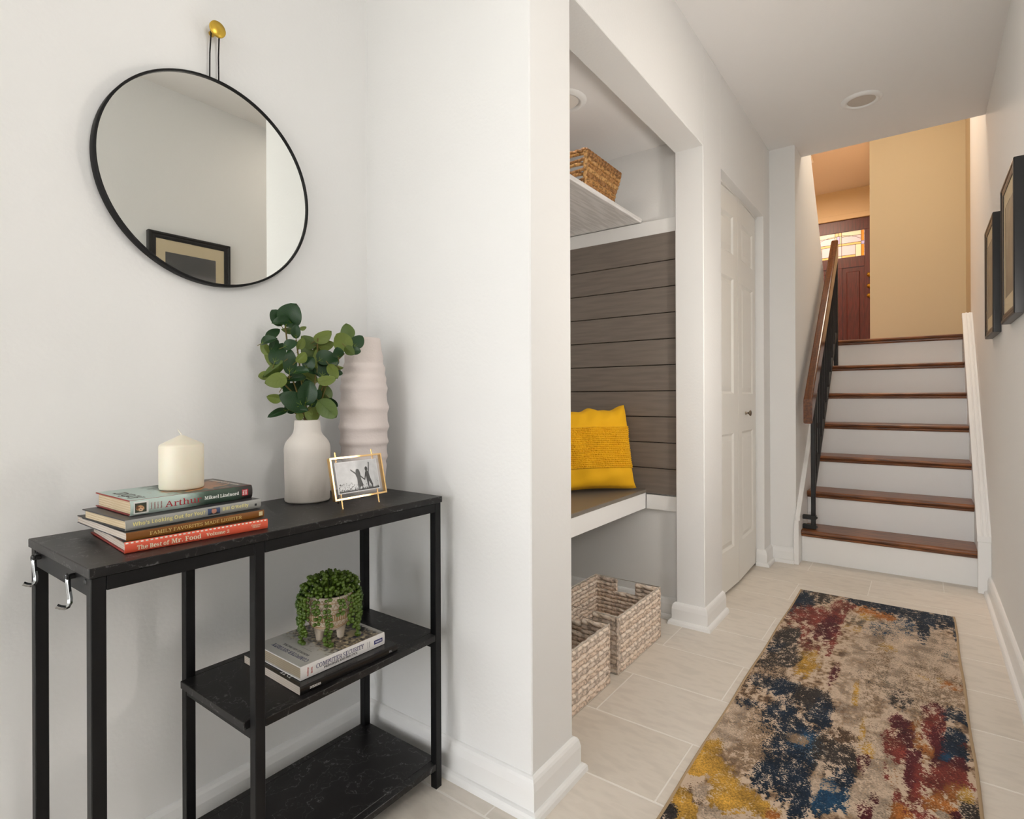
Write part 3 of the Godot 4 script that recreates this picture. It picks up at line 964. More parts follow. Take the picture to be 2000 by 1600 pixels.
	panes.append([[0.435, 0.565], 0.09, 0.47, clear_]); panes.append([[0.435, 0.565], 0.0, 0.09, pale])
	var gl := Node3D.new()
	gl.name = "glass_light"
	d.add_child(gl)
	for q in panes:
		var a: Array = q[0]
		put(gl, "pane", bx(g0.x + W * a[0] + 0.0015, g0.x + W * a[1] - 0.0015, g0.y + H * q[1] + 0.0015, g0.y + H * q[2] - 0.0015, f + 0.016, f + 0.020), q[3])
	var came := Shape.new()
	for q in panes:
		var a: Array = q[0]
		came.box(V(g0.x + W * a[0] - 0.0025, g0.y + H * q[1] - 0.0025, f + 0.022), V(g0.x + W * a[0] + 0.0025, g0.y + H * q[2], f + 0.014))
		came.box(V(g0.x + W * a[0], g0.y + H * q[1] - 0.0025, f + 0.022), V(g0.x + W * a[1], g0.y + H * q[1] + 0.0025, f + 0.014))
	for sg: float in [-1.0, 1.0]:
		var arc := PackedVector3Array()
		for i in 9:
			var u := i / 8.0
			arc.append(V(cx + sg * W * (0.065 + 0.375 * u), g0.y + H * (0.87 - 0.2 * u * u), f + 0.016))
		came.tube(arc, func(_i, _a): return 0.0025, 5)
	put(gl, "lead_came", came, plain(Color(0.25, 0.25, 0.26), 0.5, 0.6)).set_meta("kind", "stuff")
	for y: float in [2.688, 2.532, 2.398]:
		var kn := Shape.new().lathe(PackedVector2Array([Vector2(0, 0), Vector2(0.028, 0), Vector2(0.028, 0.006), Vector2(0.012, 0.012), Vector2(0.012, 0.03), Vector2(0.024, 0.04), Vector2(0.024, 0.052), Vector2(0, 0.06)]), 20)
		put(d, "door_knob", kn, M.brass, V(-0.597, y, f), Basis(Vector3.RIGHT, PI / 2))


# ---------------------------------------------------------------- room behind the camera
func build_back_room() -> void:
	# unseen patio door from x -0.72 to 0.22, window from x -3.4 to -1.2
	var s := bx(-4.2, -3.4, 0, CEIL, D_BACK - 0.12, D_BACK)
	s.box(V(-3.4, 0, D_BACK), V(-1.2, 0.45, D_BACK - 0.12))
	s.box(V(-3.4, 2.25, D_BACK), V(-1.2, CEIL, D_BACK - 0.12))
	s.box(V(-1.2, 0, D_BACK), V(-0.72, CEIL, D_BACK - 0.12))
	s.box(V(-0.72, 2.25, D_BACK), V(0.22, CEIL, D_BACK - 0.12))
	s.box(V(0.22, 0, D_BACK), V(X_RIGHT + 0.01, CEIL, D_BACK - 0.12))
	struct("wall_back", s, M.wall, "wall behind the camera with openings for an unseen patio door and window")
	struct("wall_living", bx(-4.2, -4.05, 0, CEIL, D_BACK, 0.1), M.wall, "far left wall of the living room behind the camera")
	struct("wall_living_end", bx(-4.05, X_ENTRY - 0.12, 0, CEIL, -0.15, 0.0), M.wall, "end wall of the living room left of the mirror wall")
	for q in [["unseen_window_1", -0.72, 0.22, 0.0, 2.25, "unseen glazed patio door behind the camera, placed to light the hallway"], ["unseen_window_2", -3.4, -1.2, 0.45, 2.25, "unseen wide living room window behind the camera, placed to light the entry"]]:  # both out of view, placed to let daylight into hall and entry
		var w := Node3D.new()
		w.name = q[0]
		add_child(w)
		w.set_meta("kind", "structure")
		w.set_meta("label", q[5])
		var x0: float = q[1]; var x1: float = q[2]; var y0: float = q[3]; var y1: float = q[4]
		for e in [[x0, x1, y1 - 0.06, y1], [x0, x1, y0, y0 + 0.06], [x0, x0 + 0.06, y0 + 0.06, y1 - 0.06], [x1 - 0.06, x1, y0 + 0.06, y1 - 0.06]]:
			put(w, "frame", bx(e[0], e[1], e[2], e[3], D_BACK - 0.09, D_BACK - 0.03, 0.003), M.trim)
		put(w, "pane", bx(x0 + 0.06, x1 - 0.06, y0 + 0.06, y1 - 0.06, D_BACK - 0.064, D_BACK - 0.058), M.glass)
	var glow := plain(Color(1, 0.97, 0.92), 0.5)  # glowing faces of the lamps out of view
	glow.emission_enabled = true
	glow.emission = Color(1, 0.95, 0.88)
	glow.emission_energy_multiplier = 0.8
	var sc := thing("unseen_wall_light", "unseen wall light beside the camera, placed to light the mirror wall and alcove", "lamp", V(X_RIGHT, 1.85, 0.60))  # out of view, lights the mirror wall and alcove
	put(sc, "back_plate", Shape.new().box(Vector3(-0.012, -0.15, -0.06), Vector3(0.0, 0.15, 0.06), 0.003), M.brass)
	put(sc, "shade", Shape.new().box(Vector3(-0.062, -0.20, -0.12), Vector3(-0.013, 0.20, 0.12), 0.008), glow)
	var s2 := thing("unseen_wall_light", "added slim fill light on the right wall, out of view, brightening the hallway", "lamp", V(X_RIGHT, 1.25, 1.93))  # added as fill light for the hallway
	put(s2, "back_plate", Shape.new().box(Vector3(-0.010, -0.15, -0.06), Vector3(0.0, 0.15, 0.06), 0.002), M.brass)
	put(s2, "shade", Shape.new().box(Vector3(-0.036, -0.18, -0.09), Vector3(-0.011, 0.18, 0.09), 0.006), glow)
	for q in [[4.6, -0.17, "unseen square ceiling lamp over the stair head, placed to light the landing wall"], [7.5, -1.35, "unseen square ceiling lamp placed to light the front door"]]:  # unseen lamps that light the stairs, landing and front door
		var up := thing("unseen_ceiling_lamp", q[2], "lamp", V(q[1], UP_CEIL, q[0]))
		put(up, "housing", Shape.new().box(Vector3(-0.27, -0.03, -0.27), Vector3(0.27, -0.0005, 0.27), 0.004), M.trim)
		put(up, "lamp_diffuser", Shape.new().box(Vector3(-0.25, -0.045, -0.25), Vector3(0.25, -0.0305, 0.25), 0.003), glow)


func build_ceiling_lamps() -> void:
	var ring := PackedVector2Array([Vector2(0.062, -0.004), Vector2(0.066, -0.010), Vector2(0.072, -0.0115), Vector2(0.082, -0.008), Vector2(0.0905, -0.003), Vector2(0.092, 0.0)])
	var lens := PackedVector2Array([Vector2(0.0, -0.0045), Vector2(0.061, -0.0045)])
	var off := plain(Color(0.80, 0.77, 0.73), 0.6)
	var lit := plain(Color(1, 0.97, 0.92), 0.6)  # lens of the unseen hallway light above the view
	lit.emission_enabled = true
	lit.emission = Color(1, 0.965, 0.92)
	lit.emission_energy_multiplier = 1.5
	var dim_fill := plain(Color(0.80, 0.77, 0.73), 0.6)  # faint glow added to the switched-off alcove lens as fill
	dim_fill.emission_enabled = true
	dim_fill.emission = Color(1, 0.965, 0.92)
	dim_fill.emission_energy_multiplier = 0.12
	for q in [["white ringed recessed ceiling light in the hallway before the stairs", V(-0.248, CEIL, 3.345), off], ["recessed ceiling light inside the alcove above the tan basket", V(-1.122, 2.15, 1.862), dim_fill], ["unseen recessed ceiling light placed above the view to light the hallway", V(-0.12, CEIL, 1.90), lit]]:
		var l := thing("recessed_light", q[0], "light", q[1], "recessed ceiling lights")
		var rs := Shape.new().lathe(ring, 48)
		for i in rs.n.size():
			if rs.n[i].y > 0.2: rs.n[i] = -rs.n[i]
		put(l, "trim_ring", rs, M.trim)
		var ls := Shape.new().lathe(lens, 48)
		for i in ls.n.size(): ls.n[i] = Vector3.DOWN
		put(l, "lens", ls, q[2])


# ---------------------------------------------------------------- rug
# printed brush strokes: centre across (0..1), distance down the hall, half sizes, pigment number, strength
const STROKES := "0.743,2.662,0.258,0.551,0,0.80;0.521,2.354,0.110,0.522,0,0.60;0.246,1.749,0.148,0.202,1,0.80;0.038,1.777,0.094,0.163,0,0.70;0.046,1.659,0.052,0.085,0,0.80;0.663,1.827,0.112,0.240,0,0.70;0.651,1.596,0.099,0.068,0,0.90;0.840,2.363,0.156,0.223,1,0.50;0.600,2.538,0.058,0.513,1,0.50;0.418,1.717,0.042,0.236,0,0.50;0.107,2.169,0.092,0.092,1,0.90;0.029,1.985,0.078,0.079,2,0.50;0.077,1.380,0.051,0.054,2,0.60;0.086,1.409,0.029,0.035,0,0.90;0.170,1.349,0.055,0.032,0,0.90;0.040,3.021,0.093,0.174,3,0.95;0.029,2.862,0.071,0.105,3,0.80;0.165,3.141,0.076,0.123,4,0.80;0.154,2.831,0.150,0.126,5,0.85;0.302,2.843,0.062,0.250,5,0.95;0.161,2.651,0.120,0.156,5,0.60;0.287,2.732,0.055,0.139,6,0.90;0.362,3.085,0.049,0.086,5,0.80;0.235,2.589,0.042,0.105,6,0.60;0.227,2.474,0.061,0.116,5,0.50;0.401,2.300,0.020,0.098,6,0.70;0.340,2.546,0.020,0.120,5,0.70;0.253,2.325,0.052,0.111,8,0.90;0.206,2.382,0.039,0.054,8,0.60;0.083,2.498,0.073,0.141,4,0.90;0.055,2.398,0.061,0.075,3,0.70;0.137,2.352,0.059,0.107,4,0.80;0.066,2.261,0.077,0.084,4,0.70;0.122,2.124,0.090,0.088,4,0.55;0.468,3.056,0.071,0.084,7,0.80;0.592,3.026,0.069,0.059,7,0.95;0.479,2.962,0.057,0.052,8,0.60;0.418,2.791,0.066,0.042,8,0.40;0.426,2.898,0.057,0.063,10,0.50;0.452,3.187,0.136,0.085,3,0.90;0.643,3.179,0.144,0.112,3,0.95;0.823,3.129,0.161,0.139,3,0.90;0.947,3.129,0.068,0.109,3,0.80;0.817,2.919,0.032,0.121,3,0.90;0.713,2.947,0.077,0.100,9,0.50;0.571,2.859,0.098,0.096,9,0.40;0.996,3.023,0.015,0.152,3,0.80;0.931,2.726,0.039,0.062,9,0.35;0.631,2.654,0.040,0.045,8,0.55;0.937,2.430,0.052,0.036,7,0.60;0.823,2.437,0.045,0.017,8,0.50;0.894,2.452,0.018,0.024,8,0.50;0.714,2.231,0.050,0.072,4,0.55;0.645,2.341,0.071,0.064,10,0.40;0.606,2.259,0.069,0.045,10,0.35;0.543,2.329,0.054,0.049,4,0.30;0.904,2.797,0.071,0.176,10,0.30;0.527,2.162,0.015,0.070,8,0.80;0.517,2.235,0.012,0.045,8,0.60;0.581,1.945,0.012,0.091,8,0.60;0.616,1.848,0.029,0.041,8,0.55;0.074,2.086,0.072,0.057,3,0.70;0.198,2.076,0.096,0.063,3,0.90;0.336,2.062,0.084,0.074,4,0.95;0.392,1.975,0.056,0.097,3,0.90;0.081,1.904,0.066,0.031,3,0.60;0.312,2.008,0.083,0.051,4,0.70;0.252,1.899,0.103,0.105,3,0.75;0.324,1.830,0.091,0.064,3,0.85;0.306,1.720,0.072,0.105,3,0.85;0.392,1.758,0.065,0.088,9,0.90;0.280,1.577,0.054,0.082,3,0.85;0.370,1.580,0.059,0.080,3,0.85;0.385,1.692,0.077,0.082,3,0.70;0.343,1.792,0.044,0.026,1,0.80;0.480,1.787,0.072,0.109,4,0.75;0.545,1.764,0.042,0.085,4,0.80;0.511,1.879,0.052,0.043,2,0.80;0.445,1.544,0.057,0.060,3,0.90;0.430,1.466,0.036,0.041,3,0.80;0.517,1.594,0.051,0.059,9,1.30;0.494,1.542,0.037,0.037,9,1.20;0.545,1.677,0.033,0.052,3,0.80;0.458,1.638,0.016,0.101,0,0.80;0.498,1.620,0.039,0.020,0,0.60;0.603,1.770,0.021,0.047,6,0.60;0.039,1.600,0.043,0.044,8,0.90;0.058,1.526,0.083,0.045,8,1.10;0.019,1.489,0.048,0.031,8,1.00;0.163,1.478,0.059,0.037,8,1.20;0.217,1.442,0.082,0.042,8,1.30;0.293,1.436,0.068,0.027,8,1.10;0.023,1.364,0.038,0.033,8,1.00;0.071,1.320,0.043,0.037,8,1.10;0.351,1.430,0.030,0.017,7,0.90;0.173,1.406,0.044,0.034,8,1.00;0.010,1.293,0.037,0.031,4,1.00;0.005,1.252,0.036,0.023,3,0.80;0.723,2.058,0.039,0.049,6,0.90;0.706,1.932,0.040,0.076,5,0.80;0.756,1.988,0.033,0.103,6,0.95;0.727,1.897,0.032,0.063,5,0.90;0.808,2.059,0.046,0.072,7,0.55;0.871,2.202,0.048,0.055,6,0.85;0.861,2.083,0.042,0.135,5,0.95;0.880,1.966,0.043,0.141,6,0.90;0.809,1.934,0.036,0.064,7,0.70;0.781,1.880,0.035,0.061,6,0.90;0.950,2.211,0.055,0.054,3,0.70;0.942,2.072,0.045,0.047,3,0.95;0.938,1.992,0.046,0.066,3,1.00;0.914,1.929,0.042,0.031,9,0.70;0.946,1.914,0.034,0.040,6,0.90;0.929,1.840,0.053,0.056,5,0.95;0.876,1.807,0.039,0.082,5,0.95;0.783,1.802,0.027,0.056,6,0.90;0.765,1.739,0.019,0.044,6,0.70;0.823,1.811,0.040,0.075,5,0.70;0.724,1.757,0.020,0.054,7,0.40;0.754,1.675,0.038,0.049,5,0.50;0.745,1.607,0.036,0.037,7,0.90;0.817,1.695,0.050,0.049,5,0.70;0.873,1.704,0.049,0.049,7,0.90;0.925,1.768,0.038,0.052,7,0.80;0.835,1.632,0.060,0.023,5,0.80;0.955,1.765,0.025,0.060,8,0.80;0.634,1.573,0.024,0.044,6,0.70;0.660,1.633,0.016,0.024,6,0.60;0.688,1.779,0.014,0.037,5,0.50;0.962,1.705,0.030,0.048,4,0.95;0.920,1.678,0.018,0.023,6,0.80;0.878,1.667,0.018,0.016,0,1.30;0.968,2.027,0.022,0.023,5,0.50"


func build_rug() -> void:
	var W := 512; var H := 2032
	var d_far := 3.19; var length := 2.44; var width := 0.615
	var pig := [Color(0.79, 0.70, 0.61), Color(0.62, 0.515, 0.41), Color(0.38, 0.29, 0.215), Color(0.095, 0.155, 0.225), Color(0.235, 0.21, 0.195), Color(0.52, 0.22, 0.18), Color(0.35, 0.12, 0.14), Color(0.72, 0.44, 0.20), Color(0.80, 0.61, 0.25), Color(0.11, 0.27, 0.40), Color(0.55, 0.50, 0.43)]
	var fine := noise_of(201, 0.46, 2, FastNoiseLite.TYPE_VALUE_CUBIC).get_image(W, H).get_data()
	var big := noise_of(202, 0.012, 4).get_image(W, H).get_data()
	var mid := noise_of(203, 0.045, 3).get_image(W, H).get_data()
	var dash := noise_of(204, 0.09, 3, FastNoiseLite.TYPE_VALUE_CUBIC).get_image(W, int(H / 2.5)).get_data()
	var warp := noise_of(206, 0.06, 3).get_image(H / 8, W / 2).get_data()
	var px := PackedFloat32Array()
	px.resize(W * H * 3)
	var i := 0
	for y in H:
		var dy := int(y / 2.5) * W
		for x in W:
			var b := big[i] / 255.0 - 0.5; var m := mid[i] / 255.0 - 0.5; var f := fine[i] / 255.0 - 0.5; var s := dash[mini(dy + x, dash.size() - 1)] / 255.0 - 0.5
			var w := warp[(x / 2) * (H / 8) + y / 8] / 255.0 - 0.5   # long brush drags down the hall
			var k := 0.5 + b * 1.1 + m * 0.8 + s * 0.8 + w * 0.8 + f * 0.35
			var c: Color
			if k > 0.62: c = pig[0]
			elif k > 0.34: c = pig[1].lerp(pig[0], (k - 0.34) * 3.0)
			else: c = pig[2].lerp(pig[1], clampf((k + 0.02) * 2.7, 0, 1))
			if f * 1.2 + m < -0.40: c = pig[2]
			px[i * 3] = c.r; px[i * 3 + 1] = c.g; px[i * 3 + 2] = c.b
			i += 1
	for row in STROKES.split(";"):
		var q := row.split_floats(",")
		var cu := q[0] * W; var cv := (d_far - q[1]) / length * H
		var ru := maxf(q[2] * W, 4.0) * 1.1; var rv := maxf(q[3] / length * H, 4.0) * 1.1
		var c: Color = pig[int(q[4])]
		var reddish := int(q[4]) in [5, 6, 7]
		for y in range(maxi(0, int(cv - rv * 1.35)), mini(H, int(cv + rv * 1.35))):
			var ey := (y - cv) / rv
			var dy := int(y / 2.5) * W
			for x in range(maxi(0, int(cu - ru * 1.35)), mini(W, int(cu + ru * 1.35))):
				var at := y * W + x
				var wv := (warp[(x / 2) * (H / 8) + y / 8] - 128) / 128.0
				var ex := (x - cu) / ru + wv * 0.35
				var ez := ey + (mid[at] - 128) / 128.0 * 0.45
				var e := 1.0 - (ex * ex + ez * ez)
				if e < -0.95: continue
				var grain_ := 0.5 + (fine[at] - 128) / 128.0 * 0.62 + (mid[at] - 128) / 128.0 * 0.30 + (dash[mini(dy + x, dash.size() - 1)] - 128) / 128.0 * (0.40 if reddish else 0.22) + wv * 0.22
				var cover := smoothstep(-0.95, 0.85, e) * minf(q[5] * 0.93, 1.0)
				if cover > grain_:
					var g := 0.88 + (fine[at] - 128) / 128.0 * 0.3 + (big[at] - 128) / 128.0 * 0.2
					var k := minf(1.0, (cover - grain_) * 4.0 + 0.25)
					px[at * 3] = lerpf(px[at * 3], c.r * g, k); px[at * 3 + 1] = lerpf(px[at * 3 + 1], c.g * g, k); px[at * 3 + 2] = lerpf(px[at * 3 + 2], c.b * g, k)
	var bytes := PackedByteArray()
	bytes.resize(W * H * 3)
	for k in W * H * 3:
		bytes[k] = int(clampf(px[k], 0, 1) * 255.0)
	var im := Image.create_from_data(W, H, false, Image.FORMAT_RGB8, bytes)
	var m := picture(im, 0.95)
	m.metallic_specular = 0.2
	m.rim_enabled = true
	m.rim = 0.2
	relief(m, noise_tex(noise_of(205, 0.3, 2, FastNoiseLite.TYPE_VALUE), 1024), 0.12)
	var r := thing("runner_rug", "long multicoloured abstract runner rug on the tiled hallway floor", "rug", V(-0.2, 0, 2.0))
	var x0 := -0.506; var x1 := 0.109
	var d0 := d_far - length
	var s := Shape.new()
	var y := 0.0085
	# pile: a slightly wavy sheet with sides
	s.sheet(func(u, v): return V(lerpf(x0, x1, u), y + 0.0008 * sin(u * 9.0 + v * 31.0) * sin(v * 47.0), lerpf(d0, d_far, v)), 24, 90)
	s.quad(V(x0, 0.0006, d_far), V(x1, 0.0006, d_far), V(x1, y, d_far), V(x0, y, d_far), Vector2(0, 0.002), Vector2(1, 0.002), Vector2(1, 0), Vector2(0, 0))
	s.quad(V(x0, 0.0006, d0), V(x1, 0.0006, d0), V(x1, y, d0), V(x0, y, d0), Vector2(0, 1), Vector2(1, 1), Vector2(1, 0.998), Vector2(0, 0.998))
	put(r, "pile", s, m, -V(-0.2, 0, 2.0))
	var bind := relief(triplanar(plain(Color(0.70, 0.60, 0.47), 0.85), Vector3(30, 30, 90)), M.peel, 0.05)
	for x: float in [x0, x1]:
		var pts := PackedVector3Array()
		for k in 41:
			pts.append(V(x + 0.0015 * sin(k * 0.7 + x * 9.0), 0.0052, lerpf(d0, d_far, k / 40.0)))
		put(r, "binding", Shape.new().tube(pts, func(_i, a): return 0.0048, 8), bind, -V(-0.2, 0, 2.0))


# ---------------------------------------------------------------- console table
func build_console() -> void:
	var base := V(-1.155, 0, 0.67)
	var c := thing("console_table", "black console table with dark marbled top and two marbled shelves", "console table", base)
	var x0 := -1.310; var x1 := -0.998; var d0 := 0.2938; var d1 := 1.050
	put(c, "top", bx(x0, x1, 0.7315, 0.747, d0, d1, 0.0012), M.marble, -base)
	var t := 0.020
	var xs := [x0 + 0.006, x1 - 0.004 - t]
	for d: float in [0.297, 0.551, 1.0285]:
		for x: float in xs:
			put(c, "leg", bx(x, x + t, 0.0, 0.7312, d, d + t, 0.0012), M.black_metal, -base)
	# rails under the top
	for x: float in xs:
		put(c, "rail", bx(x, x + t, 0.7085, 0.7312, 0.3172, 0.5508, 0.001), M.black_metal, -base)
		put(c, "rail", bx(x, x + t, 0.7085, 0.7312, 0.5712, 1.0283, 0.001), M.black_metal, -base)
	var end := put(c, "end_rail", bx(xs[0] + t, xs[1], 0.700, 0.7312, 0.2985, 0.3115, 0.001), M.black_metal, -base)
	put(c, "end_rail", bx(xs[0] + t, xs[1], 0.7085, 0.7312, 1.031, 1.046, 0.001), M.black_metal, -base)
	for q in [[0.395, 0.379], [0.0655, 0.0495]]:

		var sh := bx(x0 + 0.0265, x1 - 0.0245, q[1], q[0], 0.5395, 1.0480, 0.001)
		# notched round the legs: the middle strip reaches past them, front and back strips run between them
		sh.box(V(x1 - 0.0245, q[1], 1.0280), V(x1 - 0.0045, q[0], 0.5715), 0.001)
		sh.box(V(x0 + 0.0065, q[1], 1.0280), V(x0 + 0.0265, q[0], 0.5715), 0.001)
		put(c, "shelf", sh, M.marble, -base)
		for d: float in [0.5520, 1.0300]:
			put(c, "shelf_bar", bx(xs[0] + t, xs[1], q[1] - 0.021, q[1] - 0.0003, d, d + 0.018, 0.001), M.black_metal, -base)
	# chrome hooks screwed to the near end
	for x: float in [-1.078, -1.256]:
		var pts := PackedVector3Array()
		for p: Vector2 in [Vector2(0.2895, 0.726), Vector2(0.2885, 0.715), Vector2(0.2888, 0.702), Vector2(0.2898, 0.6905), Vector2(0.2892, 0.684), Vector2(0.2865, 0.6795), Vector2(0.2825, 0.6785), Vector2(0.2775, 0.6805), Vector2(0.2725, 0.6840)]:
			pts.append(V(x + 0.003 + (0.726 - p.y) * 0.2, p.y, p.x))
		var s := Shape.new().tube(pts, func(_i, a): return 0.0007 / maxf(0.2, sqrt(pow(cos(a), 2.0) * 0.04 + pow(sin(a), 2.0))), 12)
		var h := put(c, "hook", s, M.chrome, -base)
		h.set_meta("label", "chrome hook on the near end")
		put(h, "screw", Shape.new().lathe(PackedVector2Array([Vector2(0.0062, 0), Vector2(0.0062, 0.002), Vector2(0.004, 0.004), Vector2(0, 0.0045)]), 16), M.black_paint, V(x, 0.722, 0.2893), Basis(Vector3.RIGHT, PI / 2))
		put(h, "standoff", Shape.new().rod(V(x, 0.722, 0.2985), V(x, 0.722, 0.291), 0.0045, 12), M.black_paint)
	for x: float in [-1.272, -1.024]:
		put(c, "bolt", Shape.new().lathe(PackedVector2Array([Vector2(0.005, 0), Vector2(0.005, 0.002), Vector2(0.003, 0.0035), Vector2(0, 0.0037)]), 14), M.black_paint, V(x, 0.7225, 0.2985) - base, Basis(Vector3.RIGHT, PI / 2))


# ---------------------------------------------------------------- round mirror on its peg
func build_mirror() -> void:
	var cy := 1.509; var cd := 0.645; var R := 0.2425
	var face := Basis(Vector3(0, 0, -1), Vector3(1, 0, 0), Vector3(0, -1, 0)).orthonormalized()
	# local +y looks into the room
	var m := thing("mirror", "round wall mirror in a thin black frame hanging by a cord above the console", "mirror", V(X_ENTRY, cy, cd))
	var ring := PackedVector2Array([Vector2(R - 0.0075, 0.0), Vector2(R, 0.0), Vector2(R, 0.0), Vector2(R, 0.0215), Vector2(R - 0.001, 0.0225), Vector2(R - 0.0040, 0.0225), Vector2(R - 0.0050, 0.0215), Vector2(R - 0.0050, 0.0215), Vector2(R - 0.0050, 0.0145)])
	var rs := Shape.new().lathe(ring, 128)
	put(m, "frame", rs, M.black_metal, Vector3(0.0015, 0, 0), face)
	var disc := Shape.new().lathe(PackedVector2Array([Vector2(R - 0.0051, 0.018), Vector2(0, 0.018)]), 128)
	for i in disc.n.size(): disc.n[i] = Vector3.UP
	put(m, "mirror_glass", disc, M.mirror, Vector3(0.0015, 0, 0), face)
	# the cord runs from the frame over the peg
	var px := 0.0125
	var pts := PackedVector3Array([Vector3(px, R - 0.003, 0.0105), Vector3(px, R + 0.06, 0.0100)])
	for k in 9:
		var a := PI * k / 8.0
		pts.append(Vector3(px + 0.006, 0.3575 + 0.0092 * sin(a), 0.0092 * cos(a)))
	pts.append(Vector3(px, R + 0.06, -0.0100)); pts.append(Vector3(px, R - 0.003, -0.0105))
	put(m, "cord", Shape.new().tube(pts, func(_i, _a): return 0.0017, 8), M.cord)
	var peg := thing("brass_peg", "small round brass wall peg above the mirror", "peg", V(X_ENTRY, 1.866, cd))
	put(peg, "stem", Shape.new().lathe(PackedVector2Array([Vector2(0.0068, 0.0), Vector2(0.0068, 0.026)]), 24), M.brass, Vector3.ZERO, face)
	put(peg, "head", Shape.new().lathe(PackedVector2Array([Vector2(0, 0.026), Vector2(0.0175, 0.026), Vector2(0.0185, 0.0275), Vector2(0.0185, 0.031), Vector2(0.0175, 0.0325), Vector2(0.0, 0.0328)]), 40), M.brass, Vector3.ZERO, face)


# ---------------------------------------------------------------- books
func book(label: String, A: Vector2, B: Vector2, y: float, W: float, T: float, look: Dictionary) -> Node3D:
	# A, B: near and far end of the spine's foot (x, d); local x runs along the spine, +z looks out of the spine
	var L := A.distance_to(B)
	var dir := (B - A).normalized()
	var X := Vector3(dir.x, 0, -dir.y)
	var bk := thing("book", label, "book", V(A.x, y, A.y), look.get("group", ""))
	bk.basis = Basis(X, Vector3.UP, X.cross(Vector3.UP))
	var th: float = look.get("board", 0.0024)
	var lip: float = look.get("lip", 0.004)
	put(bk, "back_cover", Shape.new().box(Vector3(0, 0.0002, -W), Vector3(L, th, 0), 0.0007), look.back)
	put(bk, "front_cover", Shape.new().box(Vector3(0, T - th, -W), Vector3(L, T - 0.0002, 0), 0.0007), look.front)
	var bulge: float = look.get("bulge", 0.003)
	var pg := Shape.new()
	pg.sheet(func(u, v): return Vector3(lip, lerpf(th, T - th, v), -W + lip + (W - lip - 0.001) * u), 1, 1, true)
	pg.sheet(func(u, v): return Vector3(L - lip, lerpf(th, T - th, v), -W + lip + (W - lip - 0.001) * u), 1, 1)
	pg.sheet(func(u, v): return Vector3(lerpf(lip, L - lip, u), lerpf(th, T - th, v), -W + lip + 0.004 * sin(PI * v)), 2, 8, true)
	put(bk, "page_block", pg, look.pages)
	var sp := Shape.new()
	var prof := func(v: float) -> float: return bulge * (1.0 - pow(absf(2.0 * v - 1.0), 3.0))
	sp.sheet(func(u, v): return Vector3(L * u, 0.0004 + (T - 0.0008) * v, prof.call(v)), 2, 10)
	sp.sheet(func(u, v): return Vector3(L * u, 0.0012 + (T - 0.0024) * v, prof.call(v) - 0.0012), 2, 10, true)
	for e in [0.0, 1.0]:
		sp.sheet(func(u, v): return Vector3(L * e, 0.0004 + (T - 0.0008) * v, prof.call(v) - 0.0012 * u), 1, 10, e < 0.5)
	put(bk, "spine", sp, look.spine)
	if look.has("cover_print"):
		var q := Shape.new()
		q.quad(Vector3(0.001, T, -0.001), Vector3(L - 0.001, T, -0.001), Vector3(L - 0.001, T, -W + 0.001), Vector3(0.001, T, -W + 0.001))
		put(bk, "cover_print", q, look.cover_print)
	return bk


func on_spine(bk: Node3D, words: String, font: String, weight: int, x0: float, x1: float, y0: float, y1: float, z: float, c: Color) -> void:
	lettering(bk, words, font, weight, Vector2(x1 - x0, y1 - y0), plain(c, 0.5), Transform3D(Basis.IDENTITY, Vector3((x0 + x1) / 2, (y0 + y1) / 2, z)))


func on_cover(bk: Node3D, words: String, font: String, weight: int, x: float, height: float, z0: float, z1: float, y: float, c: Color) -> void:
	# lines run away from the spine, tops of the letters to the near end
	lettering(bk, words, font, weight, Vector2(absf(z1 - z0), height), plain(c, 0.5), Transform3D(Basis(Vector3(0, 0, -1), Vector3(-1, 0, 0), Vector3.UP), Vector3(x, y, (z0 + z1) / 2)))


func chip(bk: Node3D, called: String, lo: Vector3, hi: Vector3, m: Material) -> MeshInstance3D:
	return put(bk, called, Shape.new().box(lo, hi), m)


func blot(im: Image, cx: float, cy: float, rx: float, ry: float, c: Color, f: FastNoiseLite, rough: float, soft := 0.25) -> void:
	var w := im.get_width(); var h := im.get_height()
	for y in range(maxi(0, int((cy - ry * 1.6) * h)), mini(h, int((cy + ry * 1.6) * h))):
		for x in range(maxi(0, int((cx - rx * 1.6) * w)), mini(w, int((cx + rx * 1.6) * w))):
			var e := 1.0 - Vector2((float(x) / w - cx) / rx, (float(y) / h - cy) / ry).length() + f.get_noise_2d(x, y) * rough
			var k := smoothstep(0.0, soft, e)
			if k > 0.0: im.set_pixel(x, y, im.get_pixel(x, y).lerp(c, k * c.a))


func polygon_on(im: Image, pts: PackedVector2Array, c: Color) -> void:
	var lo := pts[0]; var hi := pts[0]
	for p in pts:
		lo = lo.min(p); hi = hi.max(p)
	var w := im.get_width(); var h := im.get_height()
	for y in range(maxi(0, int(lo.y * h)), mini(h, int(hi.y * h) + 1)):
		for x in range(maxi(0, int(lo.x * w)), mini(w, int(hi.x * w) + 1)):
			if Geometry2D.is_point_in_polygon(Vector2((x + 0.5) / w, (y + 0.5) / h), pts):
				im.set_pixel(x, y, c)


